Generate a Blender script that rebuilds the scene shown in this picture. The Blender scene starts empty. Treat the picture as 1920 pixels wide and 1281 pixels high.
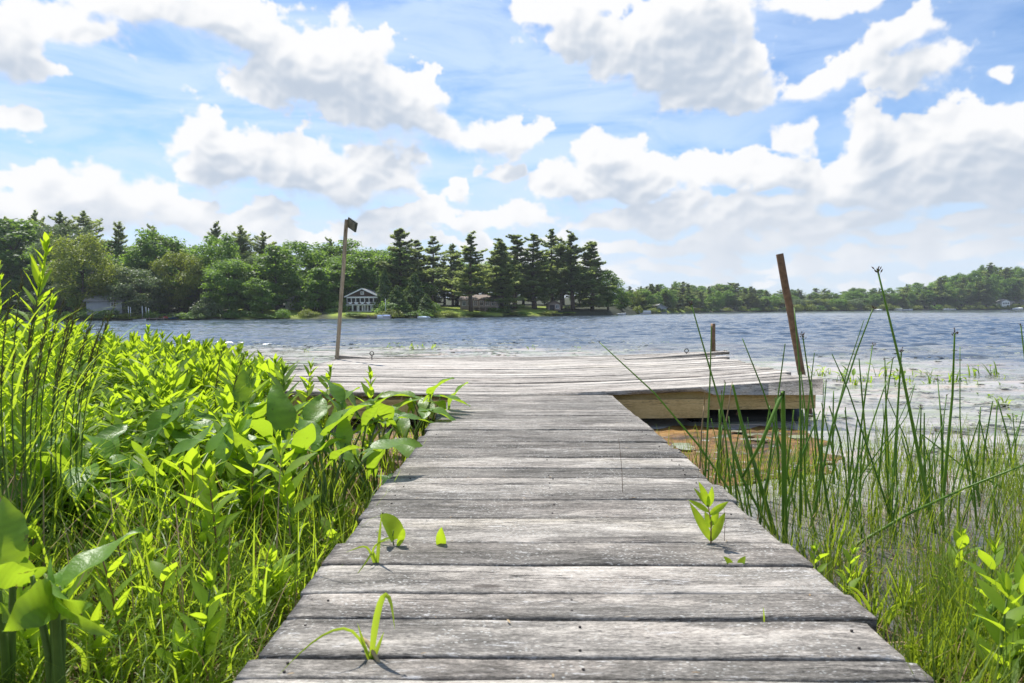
import bpy, math, random
import numpy as np
from mathutils import Matrix, Vector

rng = np.random.default_rng(7)
random.seed(7)
scene = bpy.context.scene
COL = scene.collection
UP = np.array([0.0, 0.0, 1.0])

# ------------------------------------------------------------------ camera
F = 1280.0                      # focal length in pixels of a 1920 px wide frame (24 mm)
CAM = np.array([0.0, 0.0, 0.66])
ROLL = 0.0075
WATER = -0.27
PITCH = math.atan(56.5 / F)
YAW = math.atan(10.0 / F)
RM = (Matrix.Rotation(YAW, 4, 'Z') @ Matrix.Rotation(math.pi / 2 - PITCH, 4, 'X') @ Matrix.Rotation(-ROLL, 4, 'Z'))
R3 = np.array(RM.to_3x3())
cam_data = bpy.data.cameras.new('camera')
cam = bpy.data.objects.new('camera', cam_data)
COL.objects.link(cam)
cam.matrix_world = Matrix.Translation(Vector(CAM)) @ RM
cam_data.sensor_width = 36.0
cam_data.lens = 24.0
cam_data.clip_start = 0.02
cam_data.clip_end = 6000.0
cam_data.dof.use_dof = True
cam_data.dof.focus_distance = 4.2
cam_data.dof.aperture_fstop = 8.0
scene.camera = cam


def ray(px, py):
    d = R3 @ np.array([(px - 960.0) / F, -(py - 640.5) / F, -1.0])
    return d


def at_y(px, py, Y):
    d = ray(px, py)
    return CAM + d * (Y / d[1])


def on_z(px, py, z):
    d = ray(px, py)
    return CAM + d * ((z - CAM[2]) / d[2])


def on_deck(px, py):            # point on the (slightly rolled) plane of the walkway
    d = ray(px, py)
    n = np.array([ROLL, 0, 1.0])
    return CAM + d * (-(n @ CAM) / (n @ d))


# ------------------------------------------------------------------ mesh builder
def nrm(v):
    v = np.asarray(v, float)
    n = np.linalg.norm(v)
    return v / n if n > 1e-9 else v


class Geo:
    def __init__(self):
        self.V, self.Q, self.T, self.tv = [], [], [], []
        self.QM, self.TM = [], []
        self.n = 0

    def add(self, V, Q=None, T=None, tint=0.5, mi=0):
        V = np.asarray(V, float).reshape(-1, 3)
        if Q is not None and len(Q):
            Q = np.asarray(Q, int).reshape(-1, 4)
            self.Q.append(Q + self.n)
            self.QM.append(np.full(len(Q), mi))
        if T is not None and len(T):
            T = np.asarray(T, int).reshape(-1, 3)
            self.T.append(T + self.n)
            self.TM.append(np.full(len(T), mi))
        self.V.append(V)
        self.tv.append(np.broadcast_to(np.asarray(tint, float), (len(V),)))
        self.n += len(V)

    def arrays(self):
        V = np.concatenate(self.V)
        Q = np.concatenate(self.Q) if self.Q else np.zeros((0, 4), int)
        T = np.concatenate(self.T) if self.T else np.zeros((0, 3), int)
        return V, Q, T, np.concatenate(self.tv)

    def merge(self, other, M=None, dt=0.0):
        V, Q, T, tv = other if isinstance(other, tuple) else other.arrays()
        if M is not None:
            V = V @ M[:3, :3].T + M[:3, 3]
        self.add(V, Q, T, np.clip(tv + dt, 0, 1))

    def mesh(self, name, mats, smooth=True):
        V, Q, T, tv = self.arrays()
        me = bpy.data.meshes.new(name)
        me.vertices.add(len(V))
        me.vertices.foreach_set('co', V.astype(np.float32).ravel())
        nl = Q.size + T.size
        me.loops.add(nl)
        me.loops.foreach_set('vertex_index', np.concatenate([Q.ravel(), T.ravel()]).astype(np.int32))
        me.polygons.add(len(Q) + len(T))
        st = np.concatenate([np.arange(len(Q)) * 4, Q.size + np.arange(len(T)) * 3]).astype(np.int32)
        me.polygons.foreach_set('loop_start', st)
        mi = np.concatenate([np.concatenate(self.QM) if self.QM else np.zeros(0), np.concatenate(self.TM) if self.TM else np.zeros(0)]).astype(np.int32)
        me.polygons.foreach_set('material_index', mi)
        me.polygons.foreach_set('use_smooth', np.full(len(Q) + len(T), smooth, bool))
        a = me.attributes.new('tint', 'FLOAT', 'POINT')
        a.data.foreach_set('value', tv.astype(np.float32))
        for m in (mats if isinstance(mats, (list, tuple)) else [mats]):
            me.materials.append(m)
        me.update(calc_edges=True)
        me.validate()
        return me

    def obj(self, name, mats, parent=None, smooth=True):
        o = bpy.data.objects.new(name, self.mesh(name, mats, smooth))
        COL.objects.link(o)
        if parent is not None:
            o.parent = parent
        return o

    # ---- shapes
    def box(self, c, s, R=None, tint=0.5, mi=0):
        x, y, z = np.asarray(s, float) / 2
        V = np.array([[-x, -y, -z], [x, -y, -z], [x, y, -z], [-x, y, -z], [-x, -y, z], [x, -y, z], [x, y, z], [-x, y, z]])
        if R is not None:
            V = V @ np.asarray(R).T
        self.add(V + np.asarray(c), [[0, 3, 2, 1], [4, 5, 6, 7], [0, 1, 5, 4], [1, 2, 6, 5], [2, 3, 7, 6], [3, 0, 4, 7]], tint=tint, mi=mi)

    def tube(self, pts, rad, k=6, tint=0.5, cap=True, mi=0):
        pts = np.asarray(pts, float)
        n = len(pts)
        rad = np.broadcast_to(np.asarray(rad, float), (n,))
        tg = np.gradient(pts, axis=0)
        ref = np.array([1.0, 0, 0]) if abs(nrm(tg.mean(0))[0]) < 0.8 else np.array([0, 1.0, 0])
        V = []
        ang = np.arange(k) * 2 * math.pi / k
        for i in range(n):
            t = nrm(tg[i])
            a = nrm(np.cross(t, ref))
            b = np.cross(t, a)
            V.append(pts[i] + rad[i] * (np.cos(ang)[:, None] * a + np.sin(ang)[:, None] * b))
        V = np.concatenate(V)
        Q = []
        for i in range(n - 1):
            for j in range(k):
                Q.append([i * k + j, i * k + (j + 1) % k, (i + 1) * k + (j + 1) % k, (i + 1) * k + j])
        T = []
        if cap:
            V = np.concatenate([V, pts[[0]], pts[[-1]]])
            for j in range(k):
                T.append([n * k, (j + 1) % k, j])
                T.append([n * k + 1, (n - 1) * k + j, (n - 1) * k + (j + 1) % k])
        self.add(V, Q, T, tint=tint, mi=mi)

    def leaf(self, p, d, nr, L, W, curl=0.5, fold=0.25, n=5, prof=None, tint=0.5, twist=0.0, wave=0.0):
        """A leaf blade: midrib from p along d, bending away from nr; two halves folded up along the midrib."""
        d = nrm(d)
        nr = nrm(nr - d * (d @ nr))
        s = np.cross(d, nr)
        V = []
        pos = np.array(p, float)
        ang = 0.0
        prof = prof or (lambda t: math.sin(math.pi * (0.04 + 0.96 * t) ** 0.8) ** 0.9 if t < 1 else 0.0)
        ph = random.random() * 6
        for i in range(n + 1):
            t = i / n
            a = curl * t
            dd = d * math.cos(a) - nr * math.sin(a)
            nn = nr * math.cos(a) + d * math.sin(a)
            tw = twist * t
            ss = s * math.cos(tw) + nn * math.sin(tw)
            nn = nn * math.cos(tw) - s * math.sin(tw)
            if i:
                pos = pos + dd * (L / n)
            w = W / 2 * prof(t)
            wv = wave * W * math.sin(ph + t * 9)
            wv2 = wave * W * math.sin(ph + 2 + t * 10)
            V += [pos - ss * w + nn * (fold * w + wv), pos.copy(), pos + ss * w + nn * (fold * w + wv2)]
        Q = []
        for i in range(n):
            b = i * 3
            Q += [[b, b + 1, b + 4, b + 3], [b + 1, b + 2, b + 5, b + 4]]
        tv = np.full(len(V), float(tint))
        tv[1::3] += 0.35                     # pale midrib
        if n >= 8:
            rows = np.repeat(np.arange(n + 1) % 2, 3) * 0.3 - 0.15
            tv += rows
        self.add(V, Q, tint=np.clip(tv, 0, 1.15))

    def blade(self, p, d, side, L, W, droop=0.6, n=5, tint=0.5, tip=0.05):
        """A grass blade: a narrow tapering ribbon that droops towards the ground."""
        d = nrm(d)
        side = nrm(side)
        pos = np.array(p, float)
        h = nrm(np.array([d[0], d[1], 0]) + 1e-6)
        el = math.asin(max(-1, min(1, d[2])))
        V = []
        for i in range(n + 1):
            t = i / n
            e = el - droop * t * t
            dd = h * math.cos(e) + UP * math.sin(e)
            if i:
                pos = pos + dd * (L / n)
            w = W / 2 * (1 - t ** 1.8) + W * tip * 0.5
            V += [pos - side * w, pos + side * w]
        Q = [[2 * i, 2 * i + 1, 2 * i + 3, 2 * i + 2] for i in range(n)]
        self.add(V, Q, tint=tint)


def rot_z(a):
    c, s = math.cos(a), math.sin(a)
    return np.array([[c, -s, 0], [s, c, 0], [0, 0, 1.0]])


def xf(loc, rz=0.0, s=1.0, tilt=(0, 0)):
    M = np.eye(4)
    tx = np.array(Matrix.Rotation(tilt[0], 3, 'X') @ Matrix.Rotation(tilt[1], 3, 'Y'))
    M[:3, :3] = tx @ rot_z(rz) * s
    M[:3, 3] = loc
    return M


def tag(o, label=None, cat=None, group=None, kind=None):
    if label: o['label'] = label
    if cat: o['category'] = cat
    if group: o['group'] = group
    if kind: o['kind'] = kind
    return o


def thing(name, label, cat, loc=(0, 0, 0), group=None, rot=(0, 0, 0)):
    o = bpy.data.objects.new(name, None)
    COL.objects.link(o)
    o.location = loc
    o.rotation_euler = rot
    o.empty_display_size = 0.1
    return tag(o, label, cat, group)


def dup(root, loc, rz=0.0, sc=(1, 1, 1), label=None, cat=None, group=None, tilt=(0, 0)):
    r = root.copy()
    COL.objects.link(r)
    r.location = loc
    r.rotation_euler = (tilt[0], tilt[1], rz)
    r.scale = sc
    tag(r, label, cat, group)
    for ch in root.children:
        c = ch.copy()
        COL.objects.link(c)
        c.parent = r
        for g in ch.children:
            k = g.copy()
            COL.objects.link(k)
            k.parent = c
    return r


def remove(root):
    for ch in list(root.children):
        bpy.data.objects.remove(ch)
    bpy.data.objects.remove(root)


# ------------------------------------------------------------------ node helper
class NT:
    def __init__(self, tree):
        self.t = tree

    def node(self, typ, **kw):
        n = self.t.nodes.new(typ)
        for k, v in kw.items():
            setattr(n, k, v)
        return n

    def put(self, sock, v):
        if isinstance(v, bpy.types.NodeSocket):
            self.t.links.new(v, sock)
        elif v is not None:
            if isinstance(v, (tuple, list)) and len(v) == 3 and sock.type == 'RGBA':
                v = (*v, 1)
            sock.default_value = v

    def m(self, op, a, b=None, c=None, clamp=False):
        n = self.node('ShaderNodeMath', operation=op, use_clamp=clamp)
        for i, v in enumerate((a, b, c)):
            if v is not None: self.put(n.inputs[i], v)
        return n.outputs[0]

    def v(self, op, a, b=None, c=None, out=0):
        n = self.node('ShaderNodeVectorMath', operation=op)
        for i, x in enumerate((a, b, c)):
            if x is not None: self.put(n.inputs[i], x)
        return n.outputs['Value'] if op in ('LENGTH', 'DOT_PRODUCT') else n.outputs[0]

    def noise(self, vec, scale=1.0, detail=4.0, rough=0.55, dist=0.0, col=False):
        n = self.node('ShaderNodeTexNoise')
        self.put(n.inputs['Vector'], vec)
        n.inputs['Scale'].default_value = scale
        n.inputs['Detail'].default_value = detail
        n.inputs['Roughness'].default_value = rough
        n.inputs['Distortion'].default_value = dist
        return n.outputs['Color' if col else 'Fac']

    def vor(self, vec, scale, detail=0.0, rough=0.5, feature='F1'):
        n = self.node('ShaderNodeTexVoronoi', feature=feature)
        self.put(n.inputs['Vector'], vec)
        n.inputs['Scale'].default_value = scale
        if 'Detail' in n.inputs: n.inputs['Detail'].default_value = detail
        if 'Roughness' in n.inputs: n.inputs['Roughness'].default_value = rough
        return n.outputs['Distance']

    def ss(self, x, a, b, lo=0.0, hi=1.0):
        n = self.node('ShaderNodeMapRange', interpolation_type='SMOOTHSTEP')
        self.put(n.inputs[0], x)
        for i, v in enumerate((a, b, lo, hi)): self.put(n.inputs[i + 1], v)
        return n.outputs[0]

    def mix(self, f, a, b, blend='MIX'):
        n = self.node('ShaderNodeMix', data_type='RGBA', blend_type=blend)
        self.put(n.inputs[0], f)
        self.put(n.inputs[6], a)
        self.put(n.inputs[7], b)
        return n.outputs[2]

    def ramp(self, f, stops):
        n = self.node('ShaderNodeValToRGB')
        r = n.color_ramp
        while len(r.elements) < len(stops): r.elements.new(0.5)
        for e, (p, c) in zip(r.elements, stops):
            e.position = p
            e.color = (*c, 1)
        self.put(n.inputs[0], f)
        return n.outputs[0]

    def bump(self, h, strength=0.3, dist=0.01, normal=None):
        n = self.node('ShaderNodeBump')
        n.inputs['Strength'].default_value = strength
        n.inputs['Distance'].default_value = dist
        self.put(n.inputs['Height'], h)
        if normal is not None: self.put(n.inputs['Normal'], normal)
        return n.outputs[0]

    def mapping(self, vec, scale=(1, 1, 1), loc=(0, 0, 0), rot=(0, 0, 0)):
        n = self.node('ShaderNodeMapping')
        self.put(n.inputs[0], vec)
        n.inputs['Scale'].default_value = scale
        n.inputs['Location'].default_value = loc
        n.inputs['Rotation'].default_value = rot
        return n.outputs[0]


def material(name):
    m = bpy.data.materials.new(name)
    m.use_nodes = True
    m.node_tree.nodes.clear()
    n = NT(m.node_tree)
    out = n.node('ShaderNodeOutputMaterial')
    return m, n, out


def simple(name, col, rough=0.7, var=0.15, scale=6.0, bump=0.0, metal=0.0, spec=0.4):
    m, n, out = material(name)
    co = n.node('ShaderNodeTexCoord').outputs['Object']
    f = n.noise(co, scale, 5, 0.6)
    c = np.array(col)
    b = n.node('ShaderNodeBsdfPrincipled')
    n.put(b.inputs['Base Color'], n.ramp(f, [(0.3, tuple(c * (1 - var))), (0.7, tuple(np.minimum(c * (1 + var), 0.9)))]))
    b.inputs['Roughness'].default_value = rough
    b.inputs['Metallic'].default_value = metal
    b.inputs['Specular IOR Level'].default_value = spec
    if bump: n.put(b.inputs['Normal'], n.bump(f, bump, 0.02))
    n.t.links.new(b.outputs[0], out.inputs[0])
    return m


def leaf_mat(name, dark, light, trans, tf=0.45, rough=0.45, gloss=0.35, objvar=0.25, veins=0.0, spots=0.0):
    """Foliage: a reflecting side and a thin translucent body, with tint varying per leaf and per plant."""
    m, n, out = material(name)
    at = n.node('ShaderNodeAttribute', attribute_name='tint').outputs['Fac']
    oi = n.node('ShaderNodeObjectInfo').outputs['Random']
    f = n.m('ADD', at, n.m('MULTIPLY', n.m('SUBTRACT', oi, 0.5), objvar), clamp=True)
    co = n.node('ShaderNodeTexCoord').outputs['Object']
    f = n.m('ADD', f, n.m('MULTIPLY', n.m('SUBTRACT', n.noise(co, 25, 3), 0.5), 0.35), clamp=True)
    c = n.mix(f, dark, light)
    tc = n.mix(f, tuple(np.array(trans) * 0.65), trans)
    if spots:                 # nibbled, browned and faded places
        sp_ = n.ss(n.noise(co, 38, 4, 0.65), 0.64, 0.72)
        ft = n.ss(n.noise(co, 9, 3, 0.6), 0.55, 0.75)
        c = n.mix(n.m('MULTIPLY', ft, 0.5), c, (0.20, 0.22, 0.05))
        c = n.mix(n.m('MULTIPLY', sp_, spots), c, (0.14, 0.085, 0.03))
        tc = n.mix(n.m('MULTIPLY', sp_, spots), tc, (0.12, 0.07, 0.02))
    b = n.node('ShaderNodeBsdfPrincipled')
    n.put(b.inputs['Base Color'], c)
    b.inputs['Roughness'].default_value = rough
    b.inputs['Specular IOR Level'].default_value = gloss
    if veins:
        n.put(b.inputs['Normal'], n.bump(n.noise(co, 60, 3), veins, 0.01))
    t = n.node('ShaderNodeBsdfTranslucent')
    n.put(t.inputs['Color'], tc)
    ms = n.node('ShaderNodeMixShader')
    ms.inputs[0].default_value = tf
    n.t.links.new(b.outputs[0], ms.inputs[1])
    n.t.links.new(t.outputs[0], ms.inputs[2])
    n.t.links.new(ms.outputs[0], out.inputs[0])
    return m


def wood_mat(name, cols, grain=1.0, axis=0, blot=1.0, speck=True, bumpk=0.5, far=None):
    """Weathered boards: grain along one axis, bleached and dark patches, cracks; every board differs."""
    m, n, out = material(name)
    co = n.node('ShaderNodeTexCoord').outputs['Object']
    rnd = n.node('ShaderNodeNewGeometry').outputs['Random Per Island']
    sc = n.node('ShaderNodeVectorMath', operation='SCALE')
    sc.inputs[0].default_value = (37.0, 9.1, 5.3)
    n.put(sc.inputs['Scale'], rnd)
    p = n.v('ADD', co, sc.outputs[0])

    def S(a, b):
        return (a, b, b) if axis == 0 else ((b, a, b) if axis == 1 else (b, b, a))
    # fibres wander a little
    wob = n.noise(n.mapping(p, S(1.6, 5)), 1.0, 3)
    wv = n.node('ShaderNodeCombineXYZ')
    wm = n.m('MULTIPLY', n.m('SUBTRACT', wob, 0.5), 0.05)
    for k in range(3):
        if k != axis: n.put(wv.inputs[k], wm)
    p = n.v('ADD', p, wv.outputs[0])
    g1 = n.noise(n.mapping(p, S(16 * grain, 78 * grain)), 1.0, 8, 0.72)
    g2 = n.noise(n.mapping(p, S(85 * grain, 230 * grain)), 1.0, 5, 0.75)
    bl = n.noise(n.mapping(p, S(2.4 * blot, 12 * blot)), 1.0, 8, 0.68, 0.5)
    st = n.noise(n.mapping(p, S(1.1 * blot, 3.2 * blot)), 1.0, 4, 0.6)
    f = n.m('MULTIPLY_ADD', g1, 0.75, n.m('MULTIPLY', bl, 1.0))
    f = n.m('ADD', f, n.m('MULTIPLY', g2, 0.95))
    f = n.m('ADD', f, n.m('MULTIPLY', n.m('SUBTRACT', st, 0.5), 0.5))
    f = n.m('ADD', f, n.m('MULTIPLY', n.m('SUBTRACT', rnd, 0.5), 0.22))
    f = n.m('SUBTRACT', f, 0.88)
    c = n.mix(1.0, n.ramp(f, cols), (1.05, 1.0, 0.925), 'MULTIPLY')
    # slow hue drift: rosy and yellowish boards
    hue = n.noise(n.mapping(p, S(0.9, 4)), 1.0, 3)
    c = n.mix(n.ss(hue, 0.45, 0.7, 0, 0.35), c, n.mix(1.0, c, (1.05, 0.96, 0.93), 'MULTIPLY'))
    c = n.mix(n.ss(hue, 0.42, 0.3, 0, 0.6), c, n.mix(1.0, c, (1.02, 0.99, 0.9), 'MULTIPLY'))
    if speck:
        # pale raised fibres and lichen flecks
        fl = n.noise(n.mapping(p, S(15, 70)), 1.0, 7, 0.75)
        flm = n.m('MULTIPLY', n.ss(fl, 0.56, 0.68), n.ss(n.noise(n.mapping(p, S(3, 10)), 1.0, 4), 0.42, 0.58))
        c = n.mix(n.m('MULTIPLY', flm, 0.8), c, (0.66, 0.645, 0.62))
        sp = n.vor(n.mapping(p, S(70, 120)), 1.0)
        spm = n.m('MULTIPLY', n.ss(sp, 0.3, 0.14), n.ss(n.noise(p, 6, 3), 0.44, 0.56))
        c = n.mix(n.m('MULTIPLY', spm, 0.7), c, (0.60, 0.60, 0.56))
        dk = n.vor(n.mapping(p, S(26, 60)), 1.0)
        c = n.mix(n.m('MULTIPLY', n.ss(dk, 0.22, 0.08), n.m('MULTIPLY', n.ss(n.noise(p, 4, 3), 0.5, 0.6), 0.7)), c, (0.06, 0.055, 0.05))
        # knots
        kn = n.vor(n.mapping(p, S(1.5, 6.5)), 1.0)
        c = n.mix(n.m('MULTIPLY', n.ss(kn, 0.075, 0.04), 0.75), c, (0.075, 0.06, 0.05))
    cr = n.noise(n.mapping(p, S(1.5, 75)), 1.0, 4, 0.55)
    crm = n.m('MULTIPLY', n.ss(n.m('ABSOLUTE', n.m('SUBTRACT', cr, 0.5)), 0.02, 0.004), n.ss(n.noise(n.mapping(p, S(1.3, 9)), 1.0, 3), 0.47, 0.58))
    c = n.mix(n.m('MULTIPLY', crm, 0.9), c, (0.025, 0.022, 0.02))
    b = n.node('ShaderNodeBsdfPrincipled')
    n.put(b.inputs['Base Color'], c)
    b.inputs['Roughness'].default_value = 0.8
    b.inputs['Specular IOR Level'].default_value = 0.25
    h = n.m('SUBTRACT', n.m('MULTIPLY_ADD', g2, 0.5, n.m('MULTIPLY', g1, 0.8)), n.m('MULTIPLY', crm, 1.4))
    n.put(b.inputs['Normal'], n.bump(h, bumpk, 0.012))
    n.t.links.new(b.outputs[0], out.inputs[0])
    return m


# ------------------------------------------------------------------ sky, sun, world
SUN_EL = math.radians(58)
SUN_AZ = math.radians(-31)       # to the left of the lake axis (+Y)
sd = np.array([math.sin(SUN_AZ) * math.cos(SUN_EL), math.cos(SUN_AZ) * math.cos(SUN_EL), math.sin(SUN_EL)])
sun_data = bpy.data.lights.new('sun', 'SUN')
sun_data.energy = 3.7
sun_data.angle = math.radians(0.53)
sun_data.color = (1.0, 0.955, 0.89)
sun = bpy.data.objects.new('sun', sun_data)
COL.objects.link(sun)
sun.rotation_euler = Vector(sd).to_track_quat('Z', 'Y').to_euler()
sun.location = (-20, 30, 60)

world = bpy.data.worlds.new('World')
scene.world = world
world.use_nodes = True
world.node_tree.nodes.clear()
W = NT(world.node_tree)
SKY_STRENGTH = 0.1

# clouds as soft ellipses in azimuth / elevation: (photo x, photo y, half width, half height, strength)
BLOBS = [
 (10, 60, 90, 75, 1.1), (60, 125, 55, 32, .8), (165, 60, 75, 38, .75), (120, 30, 60, 30, .7),
 (330, 20, 190, 52, 1.15), (455, 62, 85, 50, 1.05), (250, 8, 130, 30, 1.),
 (535, 120, 105, 52, 1.1), (620, 150, 125, 74, 1.25), (730, 205, 125, 60, 1.15), (830, 245, 75, 30, .9), (480, 165, 60, 42, .9),
 (385, 262, 58, 44, 1.05), (420, 320, 95, 48, 1.15), (530, 320, 120, 62, 1.2), (640, 350, 120, 52, 1.1), (715, 322, 72, 52, 1.1),
 (950, 268, 78, 32, .9), (862, 367, 32, 24, .9), (950, 326, 34, 22, .8),
 (65, 350, 55, 46, 1.05), (150, 350, 75, 50, 1.1), (245, 378, 80, 46, 1.1), (330, 405, 90, 38, 1.05), (430, 425, 95, 28, 1.), (120, 410, 170, 42, 1.05), (15, 385, 60, 45, 1.),
 (1060, 8, 130, 28, .95), (1085, 72, 95, 40, 1.05), (1205, 98, 105, 62, 1.2), (1300, 62, 88, 84, 1.25), (1310, 155, 115, 56, 1.2), (1410, 165, 75, 42, 1.05), (1545, 166, 72, 26, .95),
 (1690, 60, 82, 34, 1.), (1640, 130, 80, 36, .9), (1730, 140, 85, 46, .95), (1880, 150, 30, 11, .5),
 (1530, 2, 140, 22, 1.),
 (1660, 285, 85, 66, 1.15), (1790, 262, 105, 54, 1.15), (1890, 280, 95, 72, 1.2), (1760, 345, 170, 48, 1.15), (1920, 350, 120, 60, 1.15), (1580, 345, 110, 48, 1.),
 (1150, 302, 66, 50, 1.1), (1220, 345, 120, 48, 1.1), (1360, 335, 95, 42, 1.1), (1465, 340, 85, 40, 1.05), (1060, 352, 80, 34, 1.),
 (785, 412, 62, 26, 1.), (690, 425, 60, 22, .9), (1490, 262, 36, 28, .7), (15, 226, 44, 34, .95), (950, 405, 70, 18, .8),
 (1180, 412, 120, 26, .9), (1380, 410, 150, 26, .9), (1560, 420, 110, 22, .85), (1850, 412, 110, 22, .9), (1270, 465, 200, 14, .7), (1620, 478, 150, 14, .8),
]


# cloud cover computed over the dome in azimuth / elevation
CW_, CH_ = 2560, 800
EL0, EL1 = math.radians(-3), math.radians(53)
azg, elg = np.meshgrid(np.linspace(-math.pi / 2, math.pi / 2, CW_), np.linspace(EL0, EL1, CH_))
azg, elg = azg.astype(np.float32), elg.astype(np.float32)
PIX = math.pi / CW_


GTAB = {}


def gnoise(x, y, seed):
    if seed not in GTAB:
        r = np.random.default_rng(seed)
        perm = r.permutation(256)
        an = r.random(256) * 2 * math.pi
        GTAB[seed] = (np.concatenate([perm, perm, perm]), np.cos(an).astype(np.float32), np.sin(an).astype(np.float32))
    perm, gx, gy = GTAB[seed]
    xi, yi = np.floor(x).astype(np.int32), np.floor(y).astype(np.int32)
    xf_, yf_ = (x - xi).astype(np.float32), (y - yi).astype(np.float32)
    u = xf_ ** 3 * (xf_ * (xf_ * 6 - 15) + 10)
    v = yf_ ** 3 * (yf_ * (yf_ * 6 - 15) + 10)

    def g(i, j):
        h = perm[perm[(xi + i) & 255] + ((yi + j) & 255)]
        return gx[h] * (xf_ - i) + gy[h] * (yf_ - j)
    a0 = g(0, 0) * (1 - u) + g(1, 0) * u
    a1 = g(0, 1) * (1 - u) + g(1, 1) * u
    return (a0 * (1 - v) + a1 * v) * 1.5


def fbm(x, y, octv, rough, seed, billow=False):
    s_, a_, t_ = 0, 1.0, 0.0
    for k in range(octv):
        n_ = gnoise(x * 2 ** k + 13.7 * k, y * 2 ** k + 7.1 * k, seed + k)
        if billow: n_ = 1 - 2.2 * np.abs(n_)
        s_ = s_ + a_ * n_
        t_ += a_
        a_ *= rough
    return s_ / t_


def blur(a, r):
    """Three box passes, edge-clamped."""
    for ax in (0, 1):
        for _ in range(3):
            p = np.pad(a, [(r + 1, r) if k == ax else (0, 0) for k in (0, 1)], mode='edge')
            c = np.cumsum(p, axis=ax, dtype=np.float64)
            n_ = a.shape[ax]
            if ax == 0: a = ((c[2 * r + 1:2 * r + 1 + n_] - c[:n_]) / (2 * r + 1)).astype(np.float32)
            else: a = ((c[:, 2 * r + 1:2 * r + 1 + n_] - c[:, :n_]) / (2 * r + 1)).astype(np.float32)
    return a


def sstep(x, a, b):
    t = np.clip((x - a) / (b - a), 0, 1)
    return t * t * (3 - 2 * t)


def shift(a, dx, dy):
    """Value found dx, dy texels further right / up."""
    a = np.roll(a, -dx, axis=1)
    if dy: a = np.concatenate([a[dy:], np.repeat(a[-1:], dy, 0)])
    return a


rb = np.random.default_rng(64)
for k in range(95):          # small flat clouds stacked towards the horizon
    y_ = 395 + 150 * rb.random() ** 0.75
    x_ = rb.uniform(900, 1980) if rb.random() < 0.75 else rb.uniform(430, 950)
    sc_ = (560 - y_) / 140
    BLOBS.append((x_, y_ if x_ > 900 else 400 + (y_ - 400) * .45, rb.uniform(26, 80) * (0.5 + sc_), rb.uniform(9, 18) * (0.45 + sc_), rb.uniform(.6, .95)))
wx = fbm(azg * 9, elg * 9, 5, 0.55, 11) * 0.050
wy = fbm(azg * 9 + 31, elg * 9 + 17, 5, 0.55, 29) * 0.034
field = np.full(azg.shape, -1.2, np.float32)
for (bx, by, rx, ry, s) in BLOBS:
    d = ray(bx, by)
    d = d / np.linalg.norm(d)
    az, el = math.atan2(d[0], d[1]), math.asin(d[2])
    rr = 1.0 / (1 + ((bx - 960) / F) ** 2)
    ax, ay = 1.2 * rx / F * rr, 1.2 * ry / F * math.sqrt(rr)
    j0, j1 = [int(np.clip((v_ + math.pi / 2) / PIX, 0, CW_)) for v_ in (az - 3 * ax - .1, az + 3 * ax + .1)]
    i0, i1 = [int(np.clip((v_ - EL0) / (EL1 - EL0) * CH_, 0, CH_)) for v_ in (el - 3 * ay - .1, el + 3 * ay + .1)]
    w_ = (slice(i0, i1), slice(j0, j1))
    qx = (azg[w_] + wx[w_] - az) / ax
    qy = (elg[w_] + wy[w_] - el) / ay
    qy = np.where(qy < 0, qy * 1.35, qy * 0.95)          # flatter underneath
    v_ = s * (1 - np.sqrt(qx * qx + qy * qy))
    k_ = 0.2
    h_ = np.maximum(k_ - np.abs(field[w_] - v_), 0) / k_
    field[w_] = np.maximum(field[w_], v_) + h_ * h_ * k_ / 4
hs = 1 + 1.2 * (1 - sstep(elg, 0.0, 0.2))
elw = elg + 0.13 * (1 - np.exp(-elg / 0.09))       # clouds look smaller towards the horizon
bil = fbm(azg * 15, elw * 18, 7, 0.5, 51, True)      # rounded billows
fb = fbm(azg * 27, elw * 31, 8, 0.6, 71)
dens = 1.55 * field + 0.52 * (bil - 0.40) + (0.62 + 0.5 * (1 - sstep(np.abs(field), 0.0, 0.35))) * fb
# layered bank low over the far shore, heavier to the right
ly = fbm(azg * 9, elg * 40, 7, 0.58, 91)
band = 0.8 * ly - 0.02 - sstep(elg, 0.06, 0.16) * 2.2 - sstep(-azg, -0.12, 0.2) * 0.5
dens = np.maximum(dens, np.minimum(band, 0.3))
# small rags
rag = fbm(azg * 12 + 5, elg * 20, 7, 0.6, 131) * 2.2 - 0.80
dens = np.maximum(dens, np.minimum(rag, 0.22) - sstep(elg, 0.5, 0.8))
fade = 1 - sstep(elg, 0.78, 0.9)
soft = 0.30 + 0.55 * sstep(fbm(azg * 5 + 9, elg * 7 + 3, 4, 0.55, 171), -0.2, 0.35)
# crisp sunlit tops, frayed undersides
up_ = blur(np.clip(dens, -0.6, 0.8), 4)
under = sstep(shift(up_, -3, 10) - up_, -0.05, 0.35)
alpha = sstep(dens, -0.02 - 0.10 * under, soft * (0.7 + 0.9 * under)) * fade
tau = np.clip(dens, 0, 1.2)
t1, t2, t3 = blur(tau, 1), blur(tau, 4), blur(tau, 8)
oc = 0.16 * shift(t1, -2, 5) + 0.26 * shift(t1, -4, 12) + 0.42 * shift(t2, -7, 22) + 0.62 * shift(t3, -11, 36) + 0.4 * shift(t3, -14, 50)
L = np.exp(-1.0 * np.maximum(oc - 0.26, 0))
rel = blur(bil, 1)
L = L + (0.14 * (bil - 0.3) + 0.45 * np.clip(rel - shift(rel, -3, 6), -0.3, 0.3)) * sstep(dens, 0.05, 0.5) * sstep(elg, 0.04, 0.2)
L = np.clip(L, 0, 1)
lo = np.array([0.55, 0.625, 0.735])
hi = np.array([0.985, 0.985, 0.99])
rgb = lo + (hi - lo) * (sstep(L, 0.0, 0.82)[..., None])
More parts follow.
